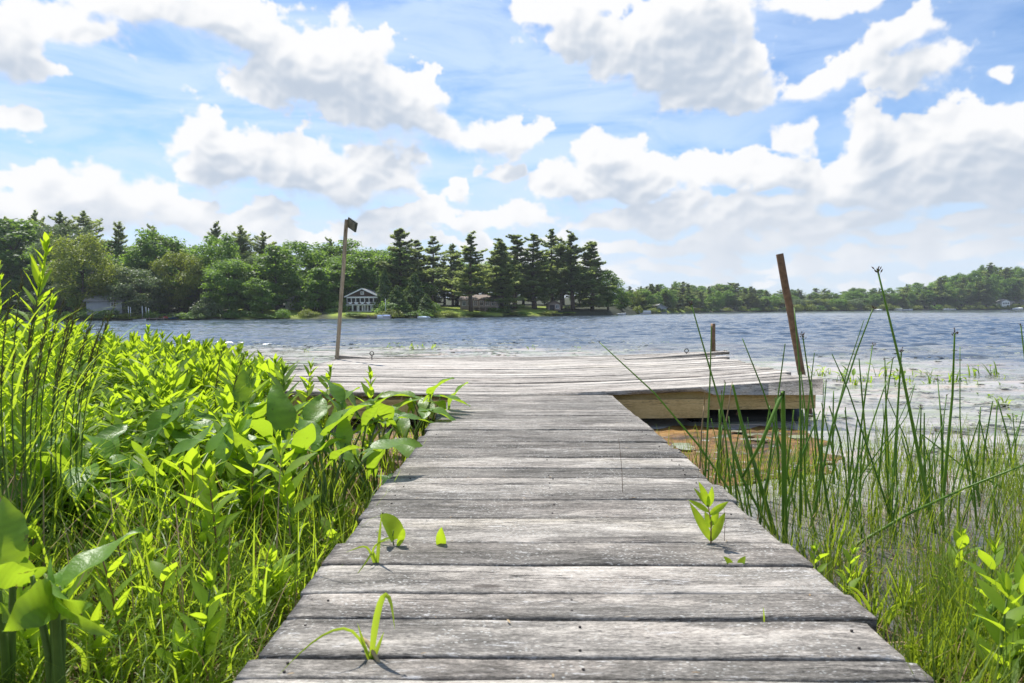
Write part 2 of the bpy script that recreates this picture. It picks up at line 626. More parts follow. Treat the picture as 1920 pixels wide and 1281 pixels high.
# near the horizon everything pales
pale = (1 - sstep(elg, 0.0, 0.16))[..., None] * 0.55
rgb = rgb * (1 - pale) + np.array([0.86, 0.90, 0.95]) * pale
img = bpy.data.images.new('cloud_cover', CW_, CH_, alpha=True, float_buffer=True)
img.colorspace_settings.name = 'Non-Color'
img.alpha_mode = 'CHANNEL_PACKED'
img.pixels.foreach_set(np.concatenate([rgb, alpha[..., None]], -1).astype(np.float32).ravel())
img.update()
img.pack()

gen = W.node('ShaderNodeTexCoord').outputs['Generated']
sx = W.node('ShaderNodeSeparateXYZ')
W.put(sx.inputs[0], gen)
az = W.m('ARCTAN2', sx.outputs[0], W.m('ABSOLUTE', sx.outputs[1]))
el = W.m('ARCSINE', W.m('MINIMUM', W.m('MAXIMUM', sx.outputs[2], -1.0), 1.0))
cx = W.node('ShaderNodeCombineXYZ')
W.put(cx.inputs[0], az)
W.put(cx.inputs[1], el)
PP = cx.outputs[0]
CW = 1.0 / SKY_STRENGTH
CLOUD_GAIN = 0.565
uv = W.node('ShaderNodeCombineXYZ')
W.put(uv.inputs[0], W.m('MULTIPLY_ADD', az, 1 / math.pi, 0.5))
W.put(uv.inputs[1], W.m('MULTIPLY_ADD', el, 1 / (EL1 - EL0), -EL0 / (EL1 - EL0)))
ti = W.node('ShaderNodeTexImage', image=img, extension='EXTEND', interpolation='Cubic')
W.put(ti.inputs[0], uv.outputs[0])
alpha = ti.outputs['Alpha']
cloud = W.v('SCALE', ti.outputs['Color'])
cloud.node.inputs['Scale'].default_value = CW * CLOUD_GAIN

sky = W.node('ShaderNodeTexSky', sky_type='NISHITA')
sky.sun_disc = False
sky.sun_elevation = SUN_EL
sky.sun_rotation = SUN_AZ
sky.altitude = 100
sky.air_density = 1.0
sky.dust_density = 0.6
sky.ozone_density = 2.0
skyc = W.v('MULTIPLY', sky.outputs[0], (0.60, 0.735, 0.87))
# thin high veil streaks
vr = W.mapping(PP, scale=(2.2, 9.0, 1), rot=(0, 0, 0.25))
veil = W.noise(vr, 2.0, 6, 0.6, 0.6)
veil = W.m('MULTIPLY', W.ss(veil, 0.28, 0.62), W.ss(el, 0.62, 0.12, 0.6, 0.8))
veil = W.m('MULTIPLY', veil, W.ss(az, 0.1, 0.55, 1.0, 0.45))
base = W.mix(veil, skyc, (0.40 * CW, 0.49 * CW, 0.63 * CW))
# whitening towards the horizon
hz = W.ss(el, 0.22, 0.02, 0.0, 0.85)
base = W.mix(hz, base, (0.40 * CW, 0.455 * CW, 0.53 * CW))
fin = W.mix(alpha, base, cloud)
bg = W.node('ShaderNodeBackground')
W.put(bg.inputs[0], fin)
bg.inputs[1].default_value = SKY_STRENGTH
wo = W.node('ShaderNodeOutputWorld')
W.t.links.new(bg.outputs[0], wo.inputs[0])
try:
    world.cycles.sampling_method = 'MANUAL'
    world.cycles.sample_map_resolution = 512
except Exception:
    pass

scene.view_settings.view_transform = 'Standard'
scene.view_settings.look = 'None'
scene.view_settings.exposure = 0.84
scene.view_settings.gamma = 1.0
scene.cycles.max_bounces = 6
scene.cycles.transparent_max_bounces = 8
scene.cycles.use_denoising = True
scene.cycles.caustics_reflective = False
scene.cycles.caustics_refractive = False
# ------------------------------------------------------------------ terrain
SH_PX = [(-700, 600), (-200, 602), (120, 603), (300, 601), (600, 599), (800, 597), (1000, 594), (1140, 592), (1185, 589.5), (1300, 586.2), (1450, 584.6), (1700, 582.1), (1920, 580.4), (2300, 577.6)]
sh_az, sh_r = [], []
for px_, py_ in SH_PX:
    p_ = on_z(px_, py_, WATER)
    sh_az.append(math.atan2(p_[0], p_[1]))
    sh_r.append(math.hypot(p_[0], p_[1]))
sh_az = [-2.2, -1.4] + sh_az + [1.3, 2.2]
sh_r = [14.0, 30.0] + sh_r + [60.0, 14.0]


def shore_r(az):
    return np.interp(az, sh_az, sh_r)


def near_height(x, y):
    ys = np.interp(x, [-12, -6, -4.2, -2.6, -1.2, -0.6, 0.9, 1.3, 2.2, 3.2, 4.5, 9], [9.0, 7.6, 6.6, 5.4, 4.0, 2.6, 1.7, 1.75, 1.7, 1.9, 2.2, 3.0])
    up = np.clip((ys - y) * 0.075, -1.3, 0.15) + np.clip((-x - 1.6) * 0.06, 0, 0.5) * (y < ys) + np.clip(-y, 0, 40) * 0.02
    dn = np.where(y > ys, -(y - ys) * 0.06, 0)
    return WATER + 0.0 + up + dn


def height(x, y):
    r = np.hypot(x, y)
    az = np.arctan2(x, y)
    t = r - shore_r(az)
    far = np.where(t > 0, 0.25 * (1 - np.exp(-t / 0.8)) + 0.95 * (1 - np.exp(-t / 9.0)) + 0.035 * np.clip(t, 0, 130), np.maximum(t * 0.1, -1.3)) + WATER
    nr = np.maximum(near_height(x, y), WATER - 1.3)
    h = np.maximum(far, np.where(r < 60, nr, -9))
    return h + np.where(h > WATER, 0.015 * np.sin(x * 9.1 + 1.3 * y) * np.sin(y * 7.7 - 0.8 * x), 0)


def hz_at(x, y):
    return float(height(np.array([x]), np.array([y]))[0])


azs = np.concatenate([np.linspace(-math.pi, -0.8, 80, endpoint=False), np.linspace(-0.8, 0.8, 380), np.linspace(0.8, math.pi, 80)[1:]])
rs = np.concatenate([[0.0], np.geomspace(0.25, 60, 170), np.linspace(60, 420, 200)[1:], np.geomspace(420, 620, 12)[1:]])
AZ, RS = np.meshgrid(azs, rs)
gx, gy = RS * np.sin(AZ), RS * np.cos(AZ)
gz = height(gx, gy)
nr_, na_ = AZ.shape
idx = np.arange(nr_ * na_).reshape(nr_, na_)
quads = np.stack([idx[:-1, :-1], idx[:-1, 1:], idx[1:, 1:], idx[1:, :-1]], -1).reshape(-1, 4)
g = Geo()
# lawns run down to the shore at the cottages
lawn_px = [(430, 600), (610, 720), (800, 950), (965, 1040), (1240, 1300)]
pxs = 960 + 10 + np.tan(np.clip(AZ, -1.2, 1.2)) * F
tt = RS - shore_r(AZ)
lw = np.zeros_like(AZ)
for a_, b_ in lawn_px:
    lw = np.maximum(lw, np.clip((pxs - a_) / 14, 0, 1) * np.clip((b_ - pxs) / 14, 0, 1))
lw = lw * np.clip((tt - 0.4) / 1.0, 0, 1) * np.clip((24 - tt) / 4, 0, 1) * (RS > 50)
g.add(np.stack([gx, gy, gz], -1).reshape(-1, 3), quads, tint=lw.ravel())
m, n, out = material('earth_and_lawn')
co = n.node('ShaderNodeTexCoord').outputs['Object']
lawn = n.node('ShaderNodeAttribute', attribute_name='tint').outputs['Fac']
f1 = n.noise(co, 3.0, 8, 0.65)
f2 = n.noise(co, 45.0, 5, 0.7)
dirt = n.ramp(n.m('MULTIPLY_ADD', f2, 0.6, n.m('MULTIPLY', f1, 0.5)), [(0.35, (0.035, 0.024, 0.014)), (0.55, (0.10, 0.068, 0.036)), (0.72, (0.24, 0.175, 0.10))])
grs = n.ramp(n.noise(co, 0.35, 6, 0.6), [(0.35, (0.17, 0.25, 0.03)), (0.7, (0.30, 0.34, 0.05))])
frst = n.ramp(f1, [(0.3, (0.02, 0.03, 0.012)), (0.7, (0.06, 0.06, 0.03))])
ln = n.node('ShaderNodeVectorMath', operation='LENGTH')
n.put(ln.inputs[0], co)
cfar = n.mix(n.ss(ln.outputs['Value'], 40, 60), dirt, frst)
cc = n.mix(lawn, cfar, grs)
b = n.node('ShaderNodeBsdfPrincipled')
n.put(b.inputs['Base Color'], cc)
b.inputs['Roughness'].default_value = 0.9
b.inputs['Specular IOR Level'].default_value = 0.2
n.put(b.inputs['Normal'], n.bump(f2, 0.6, 0.02))
n.t.links.new(b.outputs[0], out.inputs[0])
EARTH = m
tag(g.obj('ground', EARTH), kind='structure')

# ------------------------------------------------------------------ water
m, n, out = material('lake_water')
co = n.node('ShaderNodeTexCoord').outputs['Object']
sp = n.node('ShaderNodeSeparateXYZ')
n.put(sp.inputs[0], co)
chop = n.node('ShaderNodeAttribute', attribute_name='tint').outputs['Fac']     # 0 sheltered, 1 open water
w1 = n.noise(n.mapping(co, (1.1, 2.6, 1), rot=(0, 0, 0.12)), 1.0, 6, 0.6, 0.4)
w2 = n.noise(n.mapping(co, (0.28, 0.75, 1), rot=(0, 0, -0.1)), 1.0, 5, 0.55, 0.3)
w3 = n.noise(n.mapping(co, (5.0, 10.0, 1), rot=(0, 0, 0.2)), 1.0, 3, 0.6)
hh = n.m('ADD', n.m('MULTIPLY', w3, 0.010), n.m('MULTIPLY', w1, 0.035))
hh = n.m('MULTIPLY', hh, n.m('MULTIPLY_ADD', chop, 0.9, 0.1))
bn = n.node('ShaderNodeBump')
bn.inputs['Strength'].default_value = 0.8
bn.inputs['Distance'].default_value = 1.0
n.put(bn.inputs['Height'], hh)
b = n.node('ShaderNodeBsdfPrincipled')
# pale film and submerged weed where the water is sheltered
fm = n.noise(n.mapping(co, (0.55, 1.5, 1)), 1.0, 7, 0.68, 0.8)
film = n.m('MULTIPLY', n.ss(fm, 0.36, 0.56), n.m('SUBTRACT', 1.0, n.ss(chop, 0.25, 0.95)))
film = n.m('MULTIPLY', film, n.ss(sp.outputs[1], 2.2, 4.0))
fc = n.ramp(n.noise(n.mapping(co, (0.9, 2.2, 1), loc=(5, 3, 0)), 1.0, 5, 0.6), [(0.36, (0.34, 0.38, 0.25)), (0.5, (0.52, 0.49, 0.46)), (0.66, (0.56, 0.45, 0.37))])
n.put(b.inputs['Base Color'], n.mix(n.m('MULTIPLY', film, 0.8), n.mix(chop, (0.10, 0.098, 0.085), (0.075, 0.105, 0.145)), fc))
n.put(b.inputs['Roughness'], n.m('MULTIPLY_ADD', film, 0.25, 0.08))
n.put(b.inputs['Specular IOR Level'], n.m('MULTIPLY_ADD', film, -0.33, 0.5))
b.inputs['IOR'].default_value = 1.33
n.put(b.inputs['Normal'], bn.outputs[0])
n.t.links.new(b.outputs[0], out.inputs[0])
WATERM = m
# wind-driven ripples as real geometry: fine rings near the dock, coarser far out
rr_ = [0.0, 0.8, 1.4, 2.0, 2.5]
r_ = 2.5
while r_ < 520:
    r_ += min(0.045 + 0.0022 * r_, 0.26) if r_ < 130 else min(0.3 + (r_ - 130) * 0.012, 6.0)
    rr_.append(r_)
wr = np.array(rr_)
wa = np.concatenate([np.linspace(-math.pi, -0.75, 60, endpoint=False), np.linspace(-0.75, 0.75, 420), np.linspace(0.75, math.pi, 60)[1:]])
A2, R2 = np.meshgrid(wa, wr)
X2, Y2 = R2 * np.sin(A2), R2 * np.cos(A2)
chop_ = fbm(X2 * 0.05 + 3, Y2 * 0.11 + 9, 4, 0.55, 301)
# weed beds near the bank damp the ripples
damp = sstep(Y2 + 11 * chop_ + np.clip(X2, -4, 8) * 0.75, 11.0, 23.0)
gust = 0.75 + 0.9 * np.clip(fbm(X2 * 0.02 + 7, Y2 * 0.035 + 1, 3, 0.6, 333), -0.5, 0.8)
Z2 = np.zeros_like(X2)
wr_g = np.random.default_rng(77)
for k in range(46):
    lam = 0.26 * (1.9 / 0.26) ** (k / 45.0)
    th = -1.35 + wr_g.normal(0, 0.42)
    kk = 2 * math.pi / lam
    ph = wr_g.random() * 6.283
    amp = 0.0080 * lam ** 0.8
    # waves finer than the grid are left out far away
    keep = np.clip(1.6 - (np.gradient(wr)[:, None] * 2.2) / lam, 0, 1)
    wav = np.sin(kk * (X2 * math.cos(th) + Y2 * math.sin(th)) + ph + 1.3 * chop_ * 3)
    Z2 += amp * keep * (wav + 0.25 * np.sin(2 * (kk * (X2 * math.cos(th) + Y2 * math.sin(th)) + ph + 1.3 * chop_ * 3) + 1.2))
Z2 = Z2 * (0.05 + 0.95 * damp) * gust
Z2 = np.where((Y2 < 1) | (np.abs(A2) > 1.2), 0, Z2)
edge = np.clip((shore_r(A2) - R2) / 3.0, 0, 1)
Z2 *= edge
ix = np.arange(A2.size).reshape(A2.shape)
g = Geo()
g.add(np.stack([X2, Y2, Z2 + WATER], -1).reshape(-1, 3), np.stack([ix[:-1, :-1], ix[:-1, 1:], ix[1:, 1:], ix[1:, :-1]], -1).reshape(-1, 4), tint=damp.ravel())
tag(g.obj('water', WATERM), kind='structure')

# ------------------------------------------------------------------ trees
BARK = simple('bark', (0.085, 0.068, 0.052), 0.9, 0.35, 8, 0.4)
BARKP = simple('pine_bark', (0.11, 0.08, 0.062), 0.9, 0.35, 8, 0.4)
DEC = leaf_mat('broad_leaves', (0.050, 0.12, 0.022), (0.155, 0.27, 0.05), (0.34, 0.54, 0.06), 0.48, 0.5, 0.3, 0.6)
DECY = leaf_mat('yellow_green_leaves', (0.10, 0.15, 0.02), (0.25, 0.29, 0.05), (0.42, 0.50, 0.05), 0.42, 0.5, 0.3, 0.3)
DECG = leaf_mat('grey_green_leaves', (0.08, 0.12, 0.05), (0.20, 0.255, 0.12), (0.25, 0.34, 0.1), 0.36, 0.5, 0.3, 0.35)
PIN = leaf_mat('pine_needles', (0.10, 0.165, 0.055), (0.27, 0.32, 0.115), (0.50, 0.60, 0.15), 0.52, 0.55, 0.3, 0.5)
SPR = leaf_mat('cedar_needles', (0.04, 0.09, 0.025), (0.11, 0.18, 0.045), (0.22, 0.32, 0.05), 0.36, 0.6, 0.3, 0.3)


def cards(C, N, size, r, tint, droop=0.3, asp=0.7):
    """Many small leaf-sprig faces at points C facing roughly N."""
    k = len(C)
    nn = N + r.normal(0, 0.55, (k, 3))
    nn /= np.linalg.norm(nn, axis=1)[:, None] + 1e-9
    a = np.cross(nn, r.normal(0, 1, (k, 3)))
    a /= np.linalg.norm(a, axis=1)[:, None] + 1e-9
    b = np.cross(nn, a)
    s = size * r.uniform(0.55, 1.3, (k, 1))
    V = np.stack([C - a * s * 0.5, C + b * s * asp * 0.5 + nn * s * 0.08, C + a * s * 0.5 - UP * s * droop * 0.3, C - b * s * asp * 0.5], 1)
    return V.reshape(-1, 3), np.arange(4 * k).reshape(-1, 4), np.repeat(tint, 4)


def broad_tree(seed, H=15.0, RW=5.0, nl=26, lo=0.12, per=330, size=0.42, shape='round', mat=None):
    r = np.random.default_rng(seed)
    tr = Geo()
    lean = r.normal(0, 0.3, 2)
    th = H * 0.72
    pts = [np.array([lean[0] * t * t, lean[1] * t * t, th * t]) for t in np.linspace(-0.04, 1, 9)]
    tr.tube(pts, np.linspace(0.26, 0.05, 9) * H / 15, 7, tint=r.random())
    cr = Geo()
    ctr = []
    for i in range(nl):
        t = lo + (1 - lo) * (i + r.random()) / nl
        if shape == 'round': w = math.sin(math.pi * min(1, max(0.02, (t - lo) / (1.08 - lo)))) ** 0.6
        elif shape == 'tall': w = 0.75 * math.sin(math.pi * min(1, max(0.03, (t - lo) / (1.05 - lo)))) ** 0.8
        else: w = 1.05 * (1 - (t - lo) / (1.03 - lo)) ** 0.7
        a = i * 2.399 + r.normal(0, 0.5)
        rad = RW * w * r.uniform(0.45, 0.95)
        c = np.array([math.cos(a) * rad, math.sin(a) * rad, H * t * 0.97])
        ctr.append((c, RW * r.uniform(0.24, 0.42) * (0.65 + 0.5 * w)))
    for c, cs in ctr:
        b0 = np.array([lean[0] * .2, lean[1] * .2, max(H * 0.08, c[2] - H * r.uniform(0.10, 0.25))])
        b0[2] = min(b0[2], th)
        mid = (b0 + c) / 2 + np.array([0, 0, -0.1 * H * 0.2])
        tr.tube([b0, mid, c], [0.07 * H / 15, 0.045 * H / 15, 0.02 * H / 15], 5, tint=r.random())
        k = int(per * (cs / (RW * 0.33)) ** 1.5)
        u = r.normal(0, 1, (k, 3))
        u /= np.linalg.norm(u, axis=1)[:, None]
        rad = cs * r.uniform(0.35, 1.0, (k, 1)) ** 0.6
        # lumpy sub-clumps
        lump = 1 + 0.28 * np.sin(u @ r.normal(0, 4, 3) + r.random() * 6)[:, None] + 0.18 * np.sin(u @ r.normal(0, 8, 3))[:, None]
        C = c + u * rad * lump * np.array([1, 1, 0.72])
        tint = np.clip(0.5 + r.normal(0, 0.12) + r.normal(0, 0.16, k), 0, 1)
        V, Q, T_ = cards(C, u * 0.7 + UP * 0.45, size, r, tint)
        cr.add(V, Q, tint=T_)
    return tr, cr


def pine_tree(seed, H=17.0, RW=3.2, whorls=26, lo=0.16, dense=1.0, droop=0.0, wob=0.45, pw=0.8, tb=0.45):
    """White pine: a straight stem with uneven plates of branches that turn up at their ends."""
    r = np.random.default_rng(seed)
    tr, cr = Geo(), Geo()
    pts = [np.array([0.12 * math.sin(t * 3 + seed), 0.1 * math.cos(t * 4), H * t]) for t in np.linspace(-0.03, 0.99, 10)]
    tr.tube(pts, np.linspace(0.24, 0.03, 10) * H / 17, 7, tint=r.random())
    for w in range(whorls):
        t = lo + (0.995 - lo) * (w / (whorls - 1)) ** 0.92
        z = H * t
        u = (t - lo) / (1 - lo)
        L0 = RW * (0.78 + 0.22 * math.sin(u * 8 + seed * 1.7)) * min(1, 0.55 + 2.2 * u) * (1 - u ** 1.6) ** pw * (1 - tb * u) + 0.34
        nb = int(r.integers(4, 8))
        gap = r.uniform(0.65, 1.25)
        a0 = r.random() * 6.3
        for k in range(nb):
            if r.random() < 0.14: continue
            zk = r.normal(0, 0.022) * H
            a = a0 + k * 6.283 / nb + r.normal(0, 0.3)
            L = L0 * gap * r.uniform(1 - wob, 1.15) ** 1.4
            rise = r.uniform(0.0, 0.28) + 0.5 * u ** 2 - droop * (1 - u)
            h = np.array([math.cos(a), math.sin(a), 0])
            z = H * t + zk
            tip = np.array([0, 0, z]) + h * L + UP * L * (rise + 0.12)
            mid = np.array([0, 0, z]) + h * L * 0.55 + UP * L * rise * 0.35
            tr.tube([[0, 0, z], mid, tip], [0.045, 0.03, 0.012], 4, tint=r.random(), cap=False)
            kk = int((44 + 62 * L) * dense)
            s = r.uniform(0.22, 1.05, kk)
            pos = np.where(s[:, None] < 0.55, np.array([0, 0, z]) + (mid - [0, 0, z]) * (s / 0.55)[:, None], mid + (tip - mid) * ((s - 0.55) / 0.45)[:, None])
            side = np.array([-h[1], h[0], 0])
            wd = 0.36 * L * np.clip(1.15 - s, 0.15, 1) + 0.1
            pos = pos + side * (r.normal(0, 0.55, kk) * wd)[:, None] + UP * (np.abs(r.normal(0.0, 0.20, kk)) * (0.6 + 0.25 * L))[:, None]
            tint = np.clip(0.45 + r.normal(0, 0.1) + r.normal(0, 0.17, kk) + 0.25 * (s - 0.6), 0, 1)
            V, Q, T_ = cards(pos, np.tile(UP * 0.8 + h * 0.35, (kk, 1)), 0.33, r, tint, 0.2, 0.5)
            cr.add(V, Q, tint=T_)
    # leader
    C = np.array([0, 0, H]) + r.normal(0, 1, (30, 3)) * [0.12, 0.12, 0.35]
    V, Q, T_ = cards(C, r.normal(0, 1, (30, 3)), 0.34, r, np.full(30, 0.6))
    cr.add(V, Q, tint=T_)
    return tr, cr


def cedar_tree(seed, H=7.0, RW=1.9):
    """Dense dark evergreen with foliage down to the ground."""
    r = np.random.default_rng(seed)
    tr, cr = Geo(), Geo()
    tr.tube([[0, 0, -0.3], [0, 0, H * 0.95]], [0.14, 0.02], 6)
    k = 5200
    t = r.random(k) ** 1.25
    a = r.random(k) * 6.283
    lump = 1 + 0.22 * np.sin(a * 3 + t * 21) + 0.16 * np.sin(a * 7 - t * 33) + 0.1 * np.sin(t * 70)
    rad = RW * (1 - t) ** 0.75 * lump * r.uniform(0.55, 1.0, k) ** 0.5 + 0.06
    C = np.stack([np.cos(a) * rad, np.sin(a) * rad, 0.1 + t * H], -1)
    N = np.stack([np.cos(a), np.sin(a), np.full(k, 0.5)], -1)
    V, Q, T_ = cards(C, N, 0.3, r, np.clip(0.5 + 0.2 * np.sin(a * 3 + t * 21) + r.normal(0, 0.15, k), 0, 1), 0.4)
    cr.add(V, Q, tint=T_)
    return tr, cr


def bush(seed, H=1.6, RW=1.3, size=0.22, k=1500):
    r = np.random.default_rng(seed)
    tr, cr = Geo(), Geo()
    for i in range(5):
        a = r.random() * 6.3
        tr.tube([[0, 0, -0.1], [math.cos(a) * RW * .3, math.sin(a) * RW * .3, H * .6]], [0.03, 0.012], 4)
    u = r.normal(0, 1, (k, 3))
    u /= np.linalg.norm(u, axis=1)[:, None]
    u[:, 2] = np.abs(u[:, 2])
    lump = 1 + 0.25 * np.sin(u @ r.normal(0, 4, 3) + 1) + 0.2 * np.sin(u @ r.normal(0, 7, 3))
    rad = lump * r.uniform(0.45, 1.0, k) ** 0.5
    C = u * rad[:, None] * [RW, RW, H]
    V, Q, T_ = cards(C, u + UP * .3, size, r, np.clip(0.5 + 0.5 * (lump - 1) + r.normal(0, 0.16, k), 0, 1))
    cr.add(V, Q, tint=T_)
    return tr, cr


ARCH = {}


def arch(key, name, geos, bark, lm, H, part='crown', stem='trunk'):
    root = thing(name, 'x', 'tree')
    geos[0].obj(stem, bark, root)
    geos[1].obj(part, lm, root)
    V = geos[1].arrays()[0]
    ARCH.setdefault(key, []).append((root, float(np.percentile(V[:, 2], 99.8)), float(np.percentile(np.hypot(V[:, 0], V[:, 1]), 92))))


for s in range(4): arch('round', 'broadleaf_tree', broad_tree(100 + s, 15, 4.6, 28, 0.1), BARK, DEC, 15)
for s in range(3): arch('tall', 'broadleaf_tree', broad_tree(120 + s, 16, 4.2, 26, 0.12, shape='tall'), BARK, DEC, 16)
for s in range(2): arch('conic', 'broadleaf_tree', broad_tree(130 + s, 11, 3.6, 24, 0.06, shape='cone'), BARK, DEC, 11)
arch('yellow', 'broadleaf_tree', broad_tree(140, 14, 5.0, 34, 0.14, 360, 0.36), BARK, DECY, 14)
for s in range(2): arch('grey', 'broadleaf_tree', broad_tree(150 + s, 10, 3.8, 24, 0.08, 330, 0.34), BARK, DECG, 10)
for s, (rw_, wh_, lo_, pw_, tb_, wo_) in enumerate([(3.4, 17, 0.24, 0.7, 0.2, 0.55), (3.4, 21, 0.12, 0.9, 0.5, 0.4), (3.2, 14, 0.32, 0.6, 0.05, 0.6), (3.6, 19, 0.18, 0.8, 0.35, 0.5), (3.1, 16, 0.26, 1.0, 0.45, 0.55), (3.5, 13, 0.36, 0.55, 0.1, 0.65), (3.2, 22, 0.15, 0.85, 0.6, 0.4)]):
    arch('pine', 'pine_tree', pine_tree(200 + s, 17, rw_, wh_, lo_, 1.25, 0.0, wo_, pw_, tb_), BARKP, PIN, 17)
for s in range(2): arch('scrag', 'pine_tree', pine_tree(220 + s, 17, 2.9, 15, 0.45, 1.0, wob=0.6, pw=0.55, tb=0.1), BARKP, PIN, 17)
for s in range(2): arch('spruce', 'spruce_tree', pine_tree(230 + s, 15, 2.6, 30, 0.07, 1.2, 0.35, 0.25), BARKP, PIN, 15)
for s in range(2): arch('cedar', 'cedar_tree', cedar_tree(240 + s), BARKP, SPR, 7)
for s in range(3): arch('bush', 'shore_bush', bush(250 + s), BARK, DEC, 1.6, 'foliage', 'stem')
for s in range(2): arch('ybush', 'shore_bush', bush(260 + s), BARK, DECY, 1.6, 'foliage', 'stem')
arch('gbush', 'shore_bush', bush(270), BARK, DECG, 1.6, 'foliage', 'stem')


def plant_tree(key, px, top, hw, t, label, group=None, cat='tree', i=None):
    """A tree t metres behind the waterline in the direction of photo column px, as tall and wide as it looks there."""
    d = ray(px, 584 - ROLL * (px - 960))
    az = math.atan2(d[0], d[1])
    r = shore_r(az) + t
    x, y = r * math.sin(az), r * math.cos(az)
    z = hz_at(x, y)
    ztop = at_y(px, top, y)[2]
    lst = ARCH[key]
    root, H0, R0 = lst[random.randrange(len(lst)) if i is None else i % len(lst)]
    sz = max(0.1, (ztop - z) / H0)
    sx = hw * y / F / R0
    return dup(root, (x, y, z), random.random() * 6.283, (sx, sx, sz), label, cat, group)


SILX = [-200, 0, 60, 150, 230, 300, 400, 460, 500, 560, 600, 700, 740, 800]
SILY = [400, 410, 405, 402, 430, 430, 425, 430, 448, 455, 452, 462, 455, 470]
# front row of the left shore: key, px, top, half width px, metres behind the water, label
for a_ in [
 ('tall', 30, 412, 62, 14, 'tall dark broadleaf tree rising behind the yellow grass plumes at the left edge'),
 ('yellow', 155, 438, 62, 7, 'rounded yellow-green tree spreading above the low grey-roofed house'),
 ('grey', 262, 503, 46, 5, 'grey-green low tree at the water right of the grey-roofed house'),
 ('round', 300, 434, 52, 16, 'bright green tall tree behind the grey-green low tree'),
 ('yellow', 338, 472, 44, 8, 'olive tree beside the bright green tall tree, above the clipped hedge'),
 ('round', 430, 486, 46, 6, 'dark round tree with foliage down to the water behind the flowering bush'),
 ('round', 492, 522, 36, 4, 'low bushy tree at the water left of the white deck'),
 ('tall', 520, 462, 46, 10, 'mid-green tree standing over the white deck'),
 ('conic', 596, 503, 42, 9, 'bright pointed tree on the lawn between white deck and cottage'),
 ('round', 548, 452, 52, 20, 'wide green tree crown on the skyline above the pointed lawn tree'),
 ('round', 640, 452, 56, 26, 'leafy tree behind the leaning sign pole, tall above the cottage'),
 ('round', 700, 468, 48, 24, 'leafy tree crown directly above the brown-gabled cottage roof'),
 ('round', 612, 520, 34, 20, 'shaded tree just left of the white house behind the cottage'),
 ('tall', 1140, 508, 26, 9, 'tall pale broadleaf tree at the right end of the pine point'),
 ('round', 1166, 540, 20, 7, 'rounded broadleaf tree low at the tip of the pine point'),
 ('yellow', 1188, 546, 16, 12, 'yellowish broadleaf tree outermost on the tip of the pine point'),
]: plant_tree(*a_)
# pines behind the left wood
ORD = ['leftmost', 'second from left', 'third from left', 'fourth from left', 'fifth from left', 'sixth from left', 'seventh from left', 'eighth from left', 'ninth from left', 'tenth from left', 'eleventh from left', 'twelfth from left', 'thirteenth from left']
for k_, (px_, top_, hw_, key_) in enumerate([(18, 408, 26, 'scrag'), (73, 396, 22, 'scrag'), (118, 398, 30, 'scrag'), (162, 397, 34, 'scrag'), (228, 418, 26, 'scrag'), (292, 422, 20, 'scrag'), (408, 417, 30, 'pine'), (455, 424, 27, 'scrag'), (497, 435, 24, 'scrag'), (622, 446, 18, 'scrag')]):
    plant_tree(key_, px_, top_, hw_, 30, ORD[k_] + ' of the ragged pines poking above the left shore wood', 'ragged pines above the left wood')
# the pines of the point
for k_, (px_, top_, hw_, key_, t_) in enumerate([(752, 430, 42, 'pine', 17), (782, 452, 32, 'pine', 22), (812, 443, 36, 'pine', 19), (848, 460, 30, 'pine', 24), (884, 436, 36, 'pine', 6.5), (940, 455, 28, 'spruce', 7), (938, 448, 30, 'pine', 24), (968, 441, 40, 'pine', 14), (1002, 440, 36, 'pine', 13), (1034, 430, 33, 'pine', 15), (1052, 446, 30, 'pine', 11), (1072, 434, 36, 'pine', 9), (1108, 454, 28, 'spruce', 8)]):
    plant_tree(key_, px_, top_, hw_ * 1.14, t_, ORD[k_] + ' of the tall conifers on the point', 'tall conifers on the point', i=k_)
for k_, (px_, top_, hw_, t_) in enumerate([(722, 505, 20, 7), (745, 535, 24, 3.5), (778, 512, 26, 6), (800, 552, 20, 3.0)]):
    plant_tree('cedar', px_, top_, hw_, t_, ORD[k_] + ' of the dense dark evergreens right of the cottage', 'dense evergreens beside the cottage')
# woods behind
for k_ in range(46):
    px_ = -180 + k_ * 21 + random.uniform(-9, 9)
    top_ = np.interp(px_, SILX, SILY) + random.uniform(6, 60)
    plant_tree(random.choice(['round', 'round', 'tall', 'round', 'grey', 'pine'] if px_ < 480 else ['round', 'tall', 'round']), px_, top_, random.uniform(34, 54), random.uniform(12, 40), 'tree in the mixed green wood closing off the left shore', 'trees of the left shore wood')
for k_ in range(24):
    px_ = 730 + k_ * 18 + random.uniform(-6, 6)
    plant_tree(random.choice(['tall', 'pine', 'spruce', 'round']), px_, random.uniform(478, 515) + max(0, px_ - 1060) * 0.5, random.uniform(22, 34), random.uniform(24, 44), 'tree in the shaded grove behind the conifers of the point', 'trees behind the point')
for k_ in range(18):
    px_ = -120 + k_ * 33 + random.uniform(-10, 10)
    plant_tree(random.choice(['round', 'conic', 'round', 'grey']), px_, random.uniform(505, 550), random.uniform(24, 40), random.uniform(7, 12), 'low leafy tree filling the foot of the left shore wood', 'understorey trees of the left wood')
